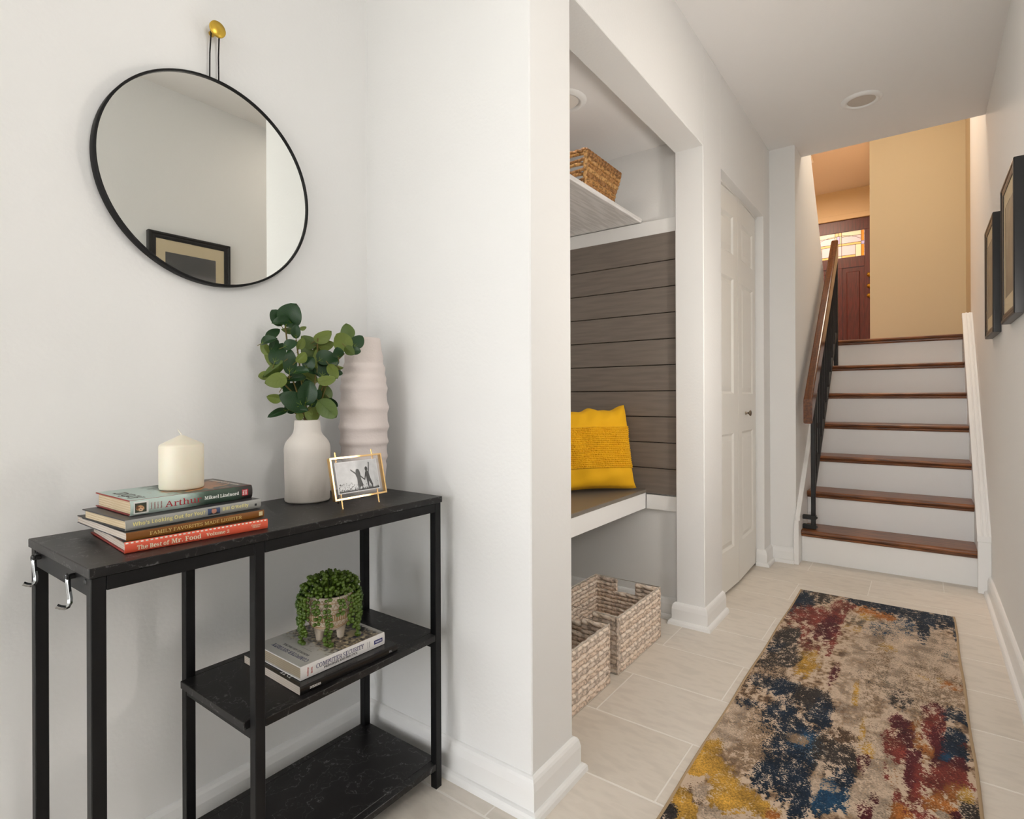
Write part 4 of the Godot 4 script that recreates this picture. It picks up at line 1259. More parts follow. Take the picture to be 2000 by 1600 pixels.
func stroke_on(im: Image, pts: Array, r0: float, r1: float, c: Color) -> void:
	# a tapering limb along points, widths as shares of the picture's height
	var h := im.get_height(); var w := im.get_width(); var asp := float(w) / h
	for i in pts.size() - 1:
		for k in 24:
			var t := k / 23.0
			var p: Vector2 = pts[i].lerp(pts[i + 1], t)
			var r := lerpf(r0, r1, (i + t) / (pts.size() - 1))
			for y in range(maxi(0, int((p.y - r) * h)), mini(h, int((p.y + r) * h) + 1)):
				for x in range(maxi(0, int((p.x - r / asp) * w)), mini(w, int((p.x + r / asp) * w) + 1)):
					if Vector2((x + 0.5) / w * asp - p.x * asp, (y + 0.5) / h - p.y).length() < r:
						im.set_pixel(x, y, c)


func build_table_things() -> void:
	var f := noise_of(301, 0.06, 4)
	# --- stack of four books
	var red := plain(Color(0.90, 0.38, 0.27), 0.4)
	var rust := plain(Color(0.55, 0.12, 0.08), 0.5)
	var tint := plain(Color(0.33, 0.21, 0.13), 0.5)
	tint.albedo_texture = noise_tex(noise_of(302, 0.03, 3), 128, [[0.2, Color(0.35, 0.5, 0.8)], [0.5, Color(1, 0.7, 0.5)], [0.8, Color(0.9, 1.0, 0.5)]])
	triplanar(tint, Vector3.ONE * 9.0)
	var g := "books stacked under the candle"
	var A := Vector2(-1.050, 0.357); var B := Vector2(-1.030, 0.592)
	var o := book("orange-red cookbook with white dashes at the bottom of the console-top stack", A, B, 0.7472, 0.216, 0.0190, {"front": tint, "back": rust, "spine": red, "pages": M.page_grey, "bulge": 0.0022, "group": g})
	var L := A.distance_to(B)
	var cream := Color(0.93, 0.90, 0.78)
	on_spine(o, "The Best of", "Droid Serif", 700, 0.073 * L, 0.275 * L, 0.0035, 0.0110, 0.0026, cream)
	on_spine(o, "Mr. Food", "Droid Serif", 700, 0.288 * L, 0.49 * L, 0.0040, 0.0125, 0.0026, cream)
	on_spine(o, "Volume 2", "Droid Serif", 700, 0.525 * L, 0.694 * L, 0.0055, 0.0115, 0.0026, cream)
	on_spine(o, "Oxmoor", "Droid Serif", 400, 0.866 * L, 0.94 * L, 0.0090, 0.0125, 0.0026, cream)
	on_spine(o, "House.", "Droid Serif", 400, 0.875 * L, 0.935 * L, 0.0058, 0.0086, 0.0026, cream)
	var white := plain(Color(0.95, 0.93, 0.88), 0.5)
	for k in 33:
		var x := L * (0.006 + 0.0302 * k)
		chip(o, "printed_dash", Vector3(x, 0.0155, 0.0008), Vector3(x + 0.0038, 0.0176, 0.0017), white)
	A = Vector2(-1.0515, 0.360); B = Vector2(-1.051, 0.597)
	L = A.distance_to(B)
	var brown := plain(Color(0.50, 0.30, 0.08), 0.4)
	o = book("brown cookbook with gold capital letters, second from the bottom of the stack on the console", A, B, 0.7664, 0.236, 0.0143, {"front": plain(Color(0.16, 0.15, 0.14), 0.5), "back": plain(Color(0.2, 0.21, 0.24), 0.5), "spine": brown, "pages": M.page_grey, "bulge": 0.001, "board": 0.0018, "lip": 0.001, "group": g})
	on_spine(o, "FAMILY FAVORITES MADE LIGHTER", "Droid Serif", 400, 0.145 * L, 0.81 * L, 0.0042, 0.0100, 0.0014, Color(0.85, 0.74, 0.45))
	chip(o, "publisher_mark", Vector3(0.955 * L, 0.0035, 0.0003), Vector3(0.985 * L, 0.0112, 0.0013), plain(Color(0.86, 0.80, 0.62), 0.5))
	A = Vector2(-1.062, 0.362); B = Vector2(-1.072, 0.601)
	L = A.distance_to(B)
	var silver := plain(Color(0.60, 0.60, 0.58), 0.35)
	o = book("grey hardback with pale yellow lettering, third from the bottom of the stack on the console", A, B, 0.7809, 0.178, 0.0184, {"front": plain(Color(0.22, 0.21, 0.22), 0.4), "back": plain(Color(0.13, 0.14, 0.17), 0.5), "spine": silver, "pages": M.page, "bulge": 0.0028, "group": g})
	on_spine(o, "Who's Looking Out for You?", "Droid Sans", 700, 0.043 * L, 0.54 * L, 0.0048, 0.0138, 0.0031, Color(0.88, 0.84, 0.58))
	on_spine(o, "Bill O'Reilly", "Droid Sans", 700, 0.675 * L, 0.89 * L, 0.0056, 0.0138, 0.0031, Color(0.88, 0.84, 0.58))
	var por := Image.create(64, 48, false, Image.FORMAT_RGB8)
	por.fill(Color(0.2, 0.28, 0.42))
	blot(por, 0.5, 0.95, 0.45, 0.4, Color(0.13, 0.13, 0.16), f, 0.05)
	blot(por, 0.5, 0.45, 0.24, 0.4, Color(0.72, 0.5, 0.42), f, 0.05)
	blot(por, 0.5, 0.12, 0.22, 0.12, Color(0.35, 0.27, 0.22), f, 0.1)
	var ps := Shape.new().sheet(func(u, v): return Vector3(L * lerpf(0.56, 0.655, u), 0.002 + 0.0145 * v, 0.0031 * (1.0 - pow(absf(2.0 * v - 1.0), 4.0)) + 0.0002), 1, 8)
	put(o, "cover_photo", ps, picture(por))
	chip(o, "publisher_mark", Vector3(0.945 * L, 0.006, 0.0024), Vector3(0.962 * L, 0.0105, 0.0031), plain(Color(0.12, 0.12, 0.12), 0.5))
	A = Vector2(-1.091, 0.379); B = Vector2(-1.094, 0.595)
	L = A.distance_to(B)
	var cov := Image.create(192, 136, false, Image.FORMAT_RGB8)
	for y in 136:
		for x in 192:
			var u := x / 192.0 + f.get_noise_2d(x, y) * 0.1
			var c := Color(0.66, 0.74, 0.71).lerp(Color(0.17, 0.23, 0.2), smoothstep(0.28, 0.48, u))
			cov.set_pixel(x, y, c.lerp(Color(0.22, 0.19, 0.18), smoothstep(0.7, 0.95, u)))
	blot(cov, 0.62, 0.62, 0.30, 0.30, Color(0.66, 0.44, 0.26), f, 0.7)
	blot(cov, 0.75, 0.40, 0.22, 0.28, Color(0.60, 0.40, 0.25), f, 0.8)
	blot(cov, 0.55, 0.55, 0.1, 0.14, Color(0.78, 0.58, 0.38), f, 0.7)
	var spi := Image.create(192, 24, false, Image.FORMAT_RGB8)
	for y in 24:
		for x in 192:
			var u := x / 192.0 + f.get_noise_2d(x * 0.6, y) * 0.05
			var c := Color(0.73, 0.80, 0.77).lerp(Color(0.22, 0.30, 0.25), smoothstep(0.36, 0.62, u))
			spi.set_pixel(x, y, c.lerp(Color(0.15, 0.14, 0.135), smoothstep(0.82, 0.97, u)))
	o = book("thick mint and dark green hardback topmost of the stack, under the candle", A, B, 0.7995, 0.154, 0.0265, {"front": rust, "back": plain(Color(0.45, 0.1, 0.1), 0.5), "spine": picture(spi, 0.35), "pages": M.page, "bulge": 0.004, "cover_print": picture(cov, 0.35), "group": g})
	on_spine(o, "Arthur", "Droid Serif", 400, 0.25 * L, 0.54 * L, 0.0075, 0.0185, 0.0043, Color(0.66, 0.13, 0.18))
	on_spine(o, "Mikael Lindnord", "Droid Serif", 700, 0.566 * L, 0.871 * L, 0.0105, 0.0170, 0.0043, Color(0.93, 0.94, 0.92))
	var crim := plain(Color(0.72, 0.10, 0.17), 0.5)
	chip(o, "publisher_mark", Vector3(0.9 * L, 0.0075, 0.003), Vector3(0.957 * L, 0.0195, 0.0042), crim)
	for q in [["TWO", 0.918], ["ROADS", 0.942]]:
		lettering(o, q[0], "Droid Sans", 700, Vector2(0.0095, 0.0036), plain(Color(0.96, 0.94, 0.92), 0.5), Transform3D(Basis(Vector3(0, -1, 0), Vector3(1, 0, 0), Vector3.BACK), Vector3(q[1] * L - 0.001, 0.0135, 0.0044)))
	var pol := Image.create(64, 64, false, Image.FORMAT_RGB8)
	pol.fill(Color(0.22, 0.24, 0.18))
	blot(pol, 0.45, 0.55, 0.40, 0.36, Color(0.80, 0.62, 0.44), f, 0.3)
	blot(pol, 0.5, 0.72, 0.22, 0.18, Color(0.86, 0.74, 0.62), f, 0.2)
	blot(pol, 0.2, 0.45, 0.12, 0.24, Color(0.45, 0.28, 0.16), f, 0.4)
	blot(pol, 0.36, 0.48, 0.05, 0.05, Color(0.08, 0.06, 0.05), f, 0.1)
	blot(pol, 0.60, 0.48, 0.05, 0.05, Color(0.08, 0.06, 0.05), f, 0.1)
	blot(pol, 0.49, 0.68, 0.07, 0.05, Color(0.12, 0.08, 0.08), f, 0.1)
	chip(o, "snapshot_border", Vector3(0.022 * L, 0.003, 0.001), Vector3(0.128 * L, 0.0235, 0.0040), plain(Color(0.88, 0.88, 0.86), 0.5))
	put(o, "cover_photo", Shape.new().sheet(func(u, v): return Vector3(L * lerpf(0.030, 0.112, u), 0.0052 + 0.0160 * v, 0.0044), 1, 1), picture(pol))
	for k in 4:
		lettering(o, ["The dog who", "crossed the", "jungle to", "find a home"][k], "Droid Serif", 400, Vector2(0.012, 0.0022), plain(Color(0.7, 0.2, 0.22), 0.5), Transform3D(Basis(Vector3(0, 1, 0), Vector3(-1, 0, 0), Vector3.BACK), Vector3((0.148 + 0.024 * k) * L, 0.0135, 0.0044)))
	on_cover(o, "Arthur", "Droid Serif", 400, 0.085 * L, 0.026, -0.018, -0.112, 0.0266, Color(0.23, 0.14, 0.13))
	on_cover(o, "MIKAEL LINDNORD", "Droid Serif", 400, 0.93 * L, 0.007, -0.02, -0.135, 0.0266, Color(0.85, 0.82, 0.78))
	# --- candle
	var cd := thing("candle", "unlit ivory pillar candle with a white wick on the book stack", "candle", V(-1.164, 0.8264, 0.493))
	var r := 0.0385
	put(cd, "wax", Shape.new().lathe(PackedVector2Array([Vector2(0, 0), Vector2(r - 0.003, 0), Vector2(r - 0.0008, 0.001), Vector2(r, 0.004), Vector2(r, 0.082), Vector2(r - 0.0008, 0.0845), Vector2(r - 0.003, 0.0865), Vector2(0.004, 0.1025), Vector2(0, 0.1028)]), 64), M.candle)
	put(cd, "wick", Shape.new().tube(PackedVector3Array([Vector3(0, 0.1015, 0), Vector3(-0.0006, 0.106, 0.0008), Vector3(-0.003, 0.110, 0.003), Vector3(-0.004, 0.114, 0.0045)]), func(_i, _a): return 0.0011, 7), plain(Color(0.92, 0.90, 0.85), 0.9))
	# --- vases
	var vz := thing("vase", "white matte bottle vase holding the green leafy stems on the console", "vase", V(-1.2305, 0.747, 0.813), "vases on the console")
	var k2 := 0.0003505
	var p := PackedVector2Array([Vector2(0, 0), Vector2(0.047, 0.0), Vector2(0.0515, 0.0012), Vector2(0.0535, 0.005)])
	for q in [[150, 1380], [153, 1250], [154.5, 1120], [155.5, 1090], [154, 1070], [150, 1050], [143, 1032], [132, 1014], [119, 998], [107, 984], [99, 970], [93.5, 954], [90.5, 938], [88.5, 915], [87, 890], [86.5, 872]]:
		p.append(Vector2(q[0] * k2, (1478.0 - q[1]) * 0.2 / 612.0))
	p.append(Vector2(0.0293, 0.2)); p.append(Vector2(0.0278, 0.1995)); p.append(Vector2(0.0276, 0.19)); p.append(Vector2(0.0285, 0.14)); p.append(Vector2(0, 0.13))
	put(vz, "body", Shape.new().lathe(p, 72), M.white_clay)
	var tv := thing("vase", "tall pale pink ribbed vase behind the gold photo frame", "vase", V(-1.226, 0.747, 0.984), "vases on the console")
	var ks := 0.0003838
	p = PackedVector2Array([Vector2(0, 0), Vector2(0.046, 0), Vector2(0.0495, 0.002)])
	var rib := [[1379, 137], [1290, 147], [1195, 156], [1168, 151], [1135, 164], [1098, 157], [1060, 157], [1030, 170], [992, 161], [960, 161], [922, 175], [880, 164], [830, 162], [785, 174], [740, 160], [690, 157], [650, 165], [615, 154], [580, 156], [545, 145], [505, 148], [470, 132], [425, 133], [395, 126], [370, 122], [335, 118], [298, 114]]
	for i in rib.size():
		var q: Array = rib[i]
		if i > 0:
			var b: Array = rib[i - 1]
			for j in [0.33, 0.67]:
				var e := smoothstep(0.0, 1.0, j)
				p.append(Vector2(lerpf(b[1], q[1], lerpf(j, e, 0.6)) * ks, (1379.0 - lerpf(b[0], q[0], j)) * ks))
		p.append(Vector2(q[1] * ks, (1379.0 - q[0]) * ks))
	var top := p[p.size() - 1]
	p.append(Vector2(top.x - 0.002, top.y + 0.001)); p.append(Vector2(top.x - 0.004, top.y)); p.append(Vector2(top.x - 0.004, top.y - 0.06)); p.append(Vector2(0, top.y - 0.07))
	put(tv, "body", Shape.new().lathe(p, 96), M.pink_clay)
	build_greenery()
	build_gold_frame()


# ---------------------------------------------------------------- greenery in the white vase
func leaf_mesh(fold: float, cup: float, round_: float) -> ArrayMesh:
	# unit leaf: base at the origin, tip at +y, face to +z; top and underside are two skins
	var f := func(u: float, v: float, z: float) -> Vector3:
		var w := pow(sin(PI * pow(v, round_)), 0.62) * 0.5
		if v < 0.001 or v > 0.999: w = 0.0
		var s := u * 2.0 - 1.0
		return Vector3(s * w, v, z + fold * absf(s) * w - cup * (v - 0.5) * (v - 0.5) + 0.02 * cup * sin(v * 9.0 + s * 3.0) + cup * 0.25)
	var top := Shape.new().sheet(func(u, v): return f.call(u, v, 0.004), 8, 12)
	var und := Shape.new().sheet(func(u, v): return f.call(u, v, -0.004), 8, 12, true)
	und.tube(PackedVector3Array([f.call(0.5, 0.0, -0.006), f.call(0.5, 0.35, -0.012), f.call(0.5, 0.7, -0.010), f.call(0.5, 0.97, -0.006)]), func(i, _a): return 0.012 - 0.003 * i, 5)
	for q in [[0.25, 0.45], [0.42, 0.62], [0.58, 0.76]]:
		for s: float in [0.12, 0.88]:
			und.tube(PackedVector3Array([f.call(0.5, q[0], -0.007), f.call(lerpf(0.5, s, 0.5), lerpf(q[0], q[1], 0.6), -0.007), f.call(s, q[1], -0.006)]), func(i, _a): return 0.006 - 0.0015 * i, 4)
	var rib := Shape.new().tube(PackedVector3Array([f.call(0.5, 0.0, 0.005), f.call(0.5, 0.14, 0.012), f.call(0.5, 0.34, 0.009)]), func(i, _a): return 0.016 - 0.006 * i, 5)
	for s: float in [0.3, 0.7]:
		rib.tube(PackedVector3Array([f.call(0.5, 0.12, 0.008), f.call(s, 0.26, 0.008)]), func(i, _a): return 0.010 - 0.005 * i, 4)
	return rib.mesh(und.mesh(top.mesh()))


func build_greenery() -> void:
	var mouth := V(-1.2305, 0.947, 0.813)
	var g := thing("greenery", "bunch of artificial round-leaved green stems standing in the white vase", "plant", mouth)
	# frame turned to the open side of the corner: r along the wall to the right, u up, f into the room
	var f := Vector3(0.835, 0, 0.55).normalized()
	var r := Vector3.UP.cross(f).normalized()
	var k := 0.0001905
	var P := func(zx: float, zy: float, fo: float) -> Vector3: return r * ((zx - 612.0) * k) + Vector3.UP * ((1518.0 - zy) * k) + f * fo
	var meshes := [leaf_mesh(0.12, 0.35, 0.85), leaf_mesh(0.3, 0.5, 0.92), leaf_mesh(0.05, 0.2, 0.8), leaf_mesh(0.5, 0.3, 0.95)]
	# each row: middle (x, y), half length, half width, direction of the tip in degrees, 1 = top side out / 0 = underside out, lean, depth in mm
	var rows := [
		[420, 170, 155, 145, 65, 1, -20, 10], [245, 200, 110, 95, 120, 1, -10, -12], [320, 290, 140, 62, 188, 1, -35, 24], [385, 345, 95, 45, 178, 0, 30, -4], [565, 320, 46, 27, 25, 0, 20, -8],
		[485, 390, 88, 56, 88, 1, -10, 30], [205, 415, 98, 56, 38, 1, 10, 4], [165, 520, 112, 54, 18, 1, -30, 18], [110, 600, 90, 55, 118, 0, 10, -6], [215, 565, 95, 50, 68, 1, 20, -2],
		[268, 670, 145, 96, 70, 1, 10, 8], [150, 715, 125, 55, 112, 0, 0, -14], [415, 565, 88, 66, 20, 1, -15, 34], [540, 535, 80, 50, 68, 0, 15, 20], [405, 775, 155, 78, 88, 1, 5, 22],
		[640, 480, 112, 90, 148, 0, 10, -16], [810, 420, 128, 80, 35, 0, 15, -6], [850, 520, 105, 70, 8, 0, 10, -12], [620, 640, 90, 70, 150, 0, 5, -18], [538, 720, 80, 62, 45, 0, -10, 40],
		[640, 790, 88, 84, 58, 1, -10, 26], [550, 908, 124, 50, 4, 1, -40, 42], [835, 700, 108, 98, 32, 1, 8, 4], [732, 720, 135, 34, 90, 0, 20, 10], [1120, 345, 105, 88, 98, 0, 5, -8],
		[1068, 490, 128, 120, 135, 0, -5, 14], [1255, 480, 95, 84, 55, 1, 0, -2], [1140, 612, 76, 58, -42, 0, 10, 22], [1222, 612, 62, 56, 0, 1, 0, 10], [985, 642, 70, 66, 98, 1, -20, 26],
		[930, 752, 78, 70, 130, 1, 10, 6], [1000, 825, 78, 34, -6, 0, 30, 4], [930, 890, 104, 62, -58, 0, 10, 20], [1008, 908, 48, 40, 0, 1, 0, -6], [808, 850, 118, 100, 82, 1, 10, 2],
		[690, 885, 100, 62, -12, 1, 5, -4], [215, 870, 155, 64, 218, 0, 15, 20], [95, 940, 64, 56, 200, 0, 0, 2], [245, 1010, 128, 90, 196, 0, -5, 26], [480, 985, 118, 56, 8, 1, 10, 2],
		[850, 1000, 114, 64, 10, 0, 5, 24], [640, 965, 108, 84, 150, 0, 5, -12], [430, 1140, 120, 106, 158, 1, 10, -14], [612, 1170, 158, 110, 80, 1, -5, 24], [715, 1240, 126, 72, 62, 1, 10, 8],
		[825, 1165, 128, 82, 108, 0, 5, 2], [430, 1270, 162, 112, 152, 1, -15, 40], [220, 1230, 90, 58, 170, 0, 10, 6], [852, 1375, 152, 108, -45, 0, -10, 34], [935, 1295, 82, 32, -48, 1, 20, -4],
		[262, 1432, 128, 46, 200, 1, -20, 14], [540, 1392, 90, 54, 0, 1, -25, 36], [680, 1430, 110, 88, 82, 0, 5, 4], [512, 1470, 56, 46, 100, 0, 0, 6], [400, 1380, 70, 50, 150, 1, 0, -2],
		[560, 1080, 110, 90, 100, 1, 10, -20], [760, 610, 100, 80, 80, 0, 10, -24], [340, 1040, 80, 60, 60, 0, 0, -18]]
	var pt := Shape.new()
	for i in rows.size():
		var q: Array = rows[i]
		var a := deg_to_rad(q[4])
		var lean := deg_to_rad(q[6])
		var tip := (r * cos(a) + Vector3.UP * sin(a)) * cos(lean) - f * sin(lean)
		var face := f * (1.0 if q[5] == 1 else -1.0)
		face = (face + Vector3.UP * (0.35 if q[5] == 1 else -0.2) + r * (0.25 * sin(i * 2.4))).normalized()
		face = (face - tip * face.dot(tip)).normalized()
		var L: float = q[2] * 2.16 * k
		var W: float = q[3] * 2.2 * k
		var mid: Vector3 = P.call(q[0], q[1], q[7] * 0.001)
		var B := Basis(tip.cross(face) * W, tip * L, face * L * 0.9)
		var at := mid - tip * (L * 0.5)
		var lf := MeshInstance3D.new()
		lf.name = "leaf"
		lf.mesh = meshes[i % 4] if absf(q[2] / q[3]) < 1.9 else meshes[3 if q[5] == 0 else 1]
		lf.set_surface_override_material(0, M.leaf_top)
		lf.set_surface_override_material(1, M.leaf_under if i % 3 else M.leaf_under_dark)
		lf.set_surface_override_material(2, M.rib)
		lf.transform = Transform3D(B, at)
		g.add_child(lf, true)
		# petiole
		var back := at - tip * 0.010 - f * 0.004
		put(g, "petiole", Shape.new().tube(PackedVector3Array([at + tip * 0.002, at - tip * 0.005, back]), func(_i, _a): return 0.0009, 5), M.stem)
	for q in [[[600, 1518], [520, 1250], [420, 950], [380, 600], [345, 260]], [[640, 1518], [690, 1200], [730, 800], [745, 450]], [[660, 1518], [780, 1150], [930, 800], [1080, 640]], [[590, 1518], [470, 1200], [330, 1050], [260, 900], [210, 560]], [[615, 1518], [560, 1200], [520, 800], [480, 480]], [[650, 1518], [740, 1430], [850, 1060]], [[580, 1518], [440, 1410], [330, 1400]], [[620, 1530], [610, 1400], [560, 1100]]]:
		var pts := PackedVector3Array()
		pts.append(P.call(lerpf(612, q[0][0], 0.3), 1750, 0.0))
		for e in q: pts.append(P.call(e[0], e[1], -0.004))
		put(g, "stem", Shape.new().tube(pts, func(_i, _a): return 0.0019, 7), M.stem)


# ---------------------------------------------------------------- gold photo frame
func build_gold_frame() -> void:
	var tan_ := 0.2374
	var up := Vector3(-tan_, 1, 0).normalized()
	var X := Vector3(0, 0, -1)
	var Z := X.cross(up).normalized()
	var base := V(-1.060, 0.7472, 0.845)
	var g := thing("photo_frame", "small gold photo frame with a black and white picture leaning on two thin legs", "photo frame", base)
	g.basis = Basis(X, up, Z)
	# local: x along the frame, y up its face, z to the viewer
	var x0 := -0.0745; var x1 := 0.0745; var y0 := 0.021; var y1 := 0.119; var t := 0.0038
	var zf := 0.006; var zb := -0.004
	var fr := Shape.new()
	# mitred bars: one closed sweep round the rectangle
	var outer := [Vector2(x0, y0), Vector2(x1, y0), Vector2(x1, y1), Vector2(x0, y1)]
	var inner := [Vector2(x0 + t, y0 + t), Vector2(x1 - t, y0 + t), Vector2(x1 - t, y1 - t), Vector2(x0 + t, y1 - t)]
	for i in 4:
		var j := (i + 1) % 4
		var a: Vector2 = outer[i]; var b: Vector2 = outer[j]; var e: Vector2 = inner[j]; var h: Vector2 = inner[i]
		fr.quad(Vector3(a.x, a.y, zf), Vector3(b.x, b.y, zf), Vector3(e.x, e.y, zf), Vector3(h.x, h.y, zf))
		fr.quad(Vector3(b.x, b.y, zb), Vector3(a.x, a.y, zb), Vector3(h.x, h.y, zb), Vector3(e.x, e.y, zb))
		fr.quad(Vector3(a.x, a.y, zb), Vector3(b.x, b.y, zb), Vector3(b.x, b.y, zf), Vector3(a.x, a.y, zf))
		fr.quad(Vector3(h.x, h.y, zf), Vector3(e.x, e.y, zf), Vector3(e.x, e.y, zb), Vector3(h.x, h.y, zb))
	put(g, "frame", fr, M.gold)
	put(g, "glass", Shape.new().box(Vector3(x0 + t, y0 + t, 0.0016), Vector3(x1 - t, y1 - t, 0.0030)), M.museum_glass)
	put(g, "glass", Shape.new().box(Vector3(x0 + t, y0 + t, -0.0026), Vector3(x1 - t, y1 - t, -0.0012)), M.museum_glass)
	for x: float in [-0.050, 0.0555]:
		put(g, "leg", Shape.new().rod(Vector3(x, 0.001, -0.0062), Vector3(x, 0.1325, -0.0062), 0.0019, 10), M.gold)
	# back strut
	put(g, "strut", Shape.new().rod(Vector3(-0.040, 0.10, -0.008), Vector3(-0.022, 0.016, -0.060), 0.0014, 8), M.gold)
	# the print: two children hand in hand, in silhouette
	var W := 360; var H := 216
	var im := Image.create(W, H, false, Image.FORMAT_RGB8)
	var f := noise_of(401, 0.015, 4)
	for y in H:
		for x in W:
			var b := 0.88 + f.get_noise_2d(x, y) * 0.05 - (0.18 if x > W * 0.9 else 0.0) * smoothstep(0.3, 0.7, float(y) / H) * 0.3
			im.set_pixel(x, y, Color(b, b, b * 1.005))
	var ink := Color(0.17, 0.17, 0.17)
	var V2 := func(a: Array) -> Array: return a.map(func(q): return Vector2(q[0], q[1]))
	# girl
	blot(im, 0.50, 0.36, 0.050, 0.105, ink, f, 0.05, 0.05)
	polygon_on(im, PackedVector2Array(V2.call([[0.455, 0.33], [0.445, 0.50], [0.47, 0.56], [0.465, 0.86], [0.485, 0.90], [0.565, 0.87], [0.605, 0.84], [0.565, 0.62], [0.555, 0.50], [0.565, 0.42], [0.545, 0.32]])), ink)
	stroke_on(im, V2.call([[0.46, 0.43], [0.40, 0.35], [0.345, 0.28]]), 0.026, 0.018, ink)
	blot(im, 0.34, 0.27, 0.014, 0.026, ink, f, 0.1, 0.1)
	stroke_on(im, V2.call([[0.545, 0.50], [0.60, 0.58], [0.655, 0.655]]), 0.024, 0.016, ink)
	stroke_on(im, V2.call([[0.505, 0.86], [0.50, 0.99]]), 0.024, 0.016, ink)
	stroke_on(im, V2.call([[0.575, 0.86], [0.585, 0.98]]), 0.024, 0.016, ink)
	# boy
	blot(im, 0.722, 0.285, 0.036, 0.075, ink, f, 0.05, 0.05)
	stroke_on(im, V2.call([[0.72, 0.34], [0.725, 0.42]]), 0.03, 0.05, ink)
	polygon_on(im, PackedVector2Array(V2.call([[0.685, 0.41], [0.70, 0.39], [0.775, 0.38], [0.785, 0.50], [0.795, 0.60], [0.83, 0.76], [0.85, 0.86], [0.81, 0.88], [0.755, 0.72], [0.745, 0.86], [0.715, 0.88], [0.705, 0.70]])), ink)
	stroke_on(im, V2.call([[0.70, 0.42], [0.675, 0.55], [0.655, 0.655]]), 0.024, 0.018, ink)
	stroke_on(im, V2.call([[0.765, 0.41], [0.785, 0.28], [0.80, 0.14]]), 0.026, 0.02, ink)
	blot(im, 0.802, 0.10, 0.016, 0.045, ink, f, 0.3, 0.1)
	stroke_on(im, V2.call([[0.735, 0.86], [0.735, 0.97]]), 0.022, 0.016, ink)
	stroke_on(im, V2.call([[0.83, 0.86], [0.825, 0.96]]), 0.022, 0.016, ink)
	# grass and seeds
	var rg := RandomNumberGenerator.new()
	rg.seed = 5
	for i in 260:
		var x := rg.randf()
		var h := 0.02 + 0.06 * rg.randf() * (0.6 + f.get_noise_1d(x * 400.0))
		polygon_on(im, PackedVector2Array([Vector2(x - 0.006, 1.0), Vector2(x + 0.006, 1.0), Vector2(x + (rg.randf() - 0.5) * 0.02, 0.955 - h)]), ink)
	polygon_on(im, PackedVector2Array([Vector2(0, 0.955), Vector2(1, 0.965), Vector2(1, 1), Vector2(0, 1)]), ink)
	for i in 90:
		var x := rg.randf() * 0.5 if i < 65 else rg.randf()
		blot(im, x, 0.70 + 0.25 * rg.randf(), 0.004 + 0.007 * rg.randf(), 0.006 + 0.016 * rg.randf(), Color(0.25, 0.25, 0.25), f, 0.5, 0.2)
	var pr := put(g, "photo", Shape.new().box(Vector3(-0.060, 0.0345, -0.0008), Vector3(0.0605, 0.1075, 0.0004)), plain(Color(0.93, 0.93, 0.94), 0.5))
	put(pr, "print", Shape.new().quad_of(Vector3(-0.0575, 0.0365, 0.0007), Vector3(0.0580, 0.0365, 0.0007), Vector3(0.0580, 0.1055, 0.0007), Vector3(-0.0575, 0.1055, 0.0007)), picture(im))


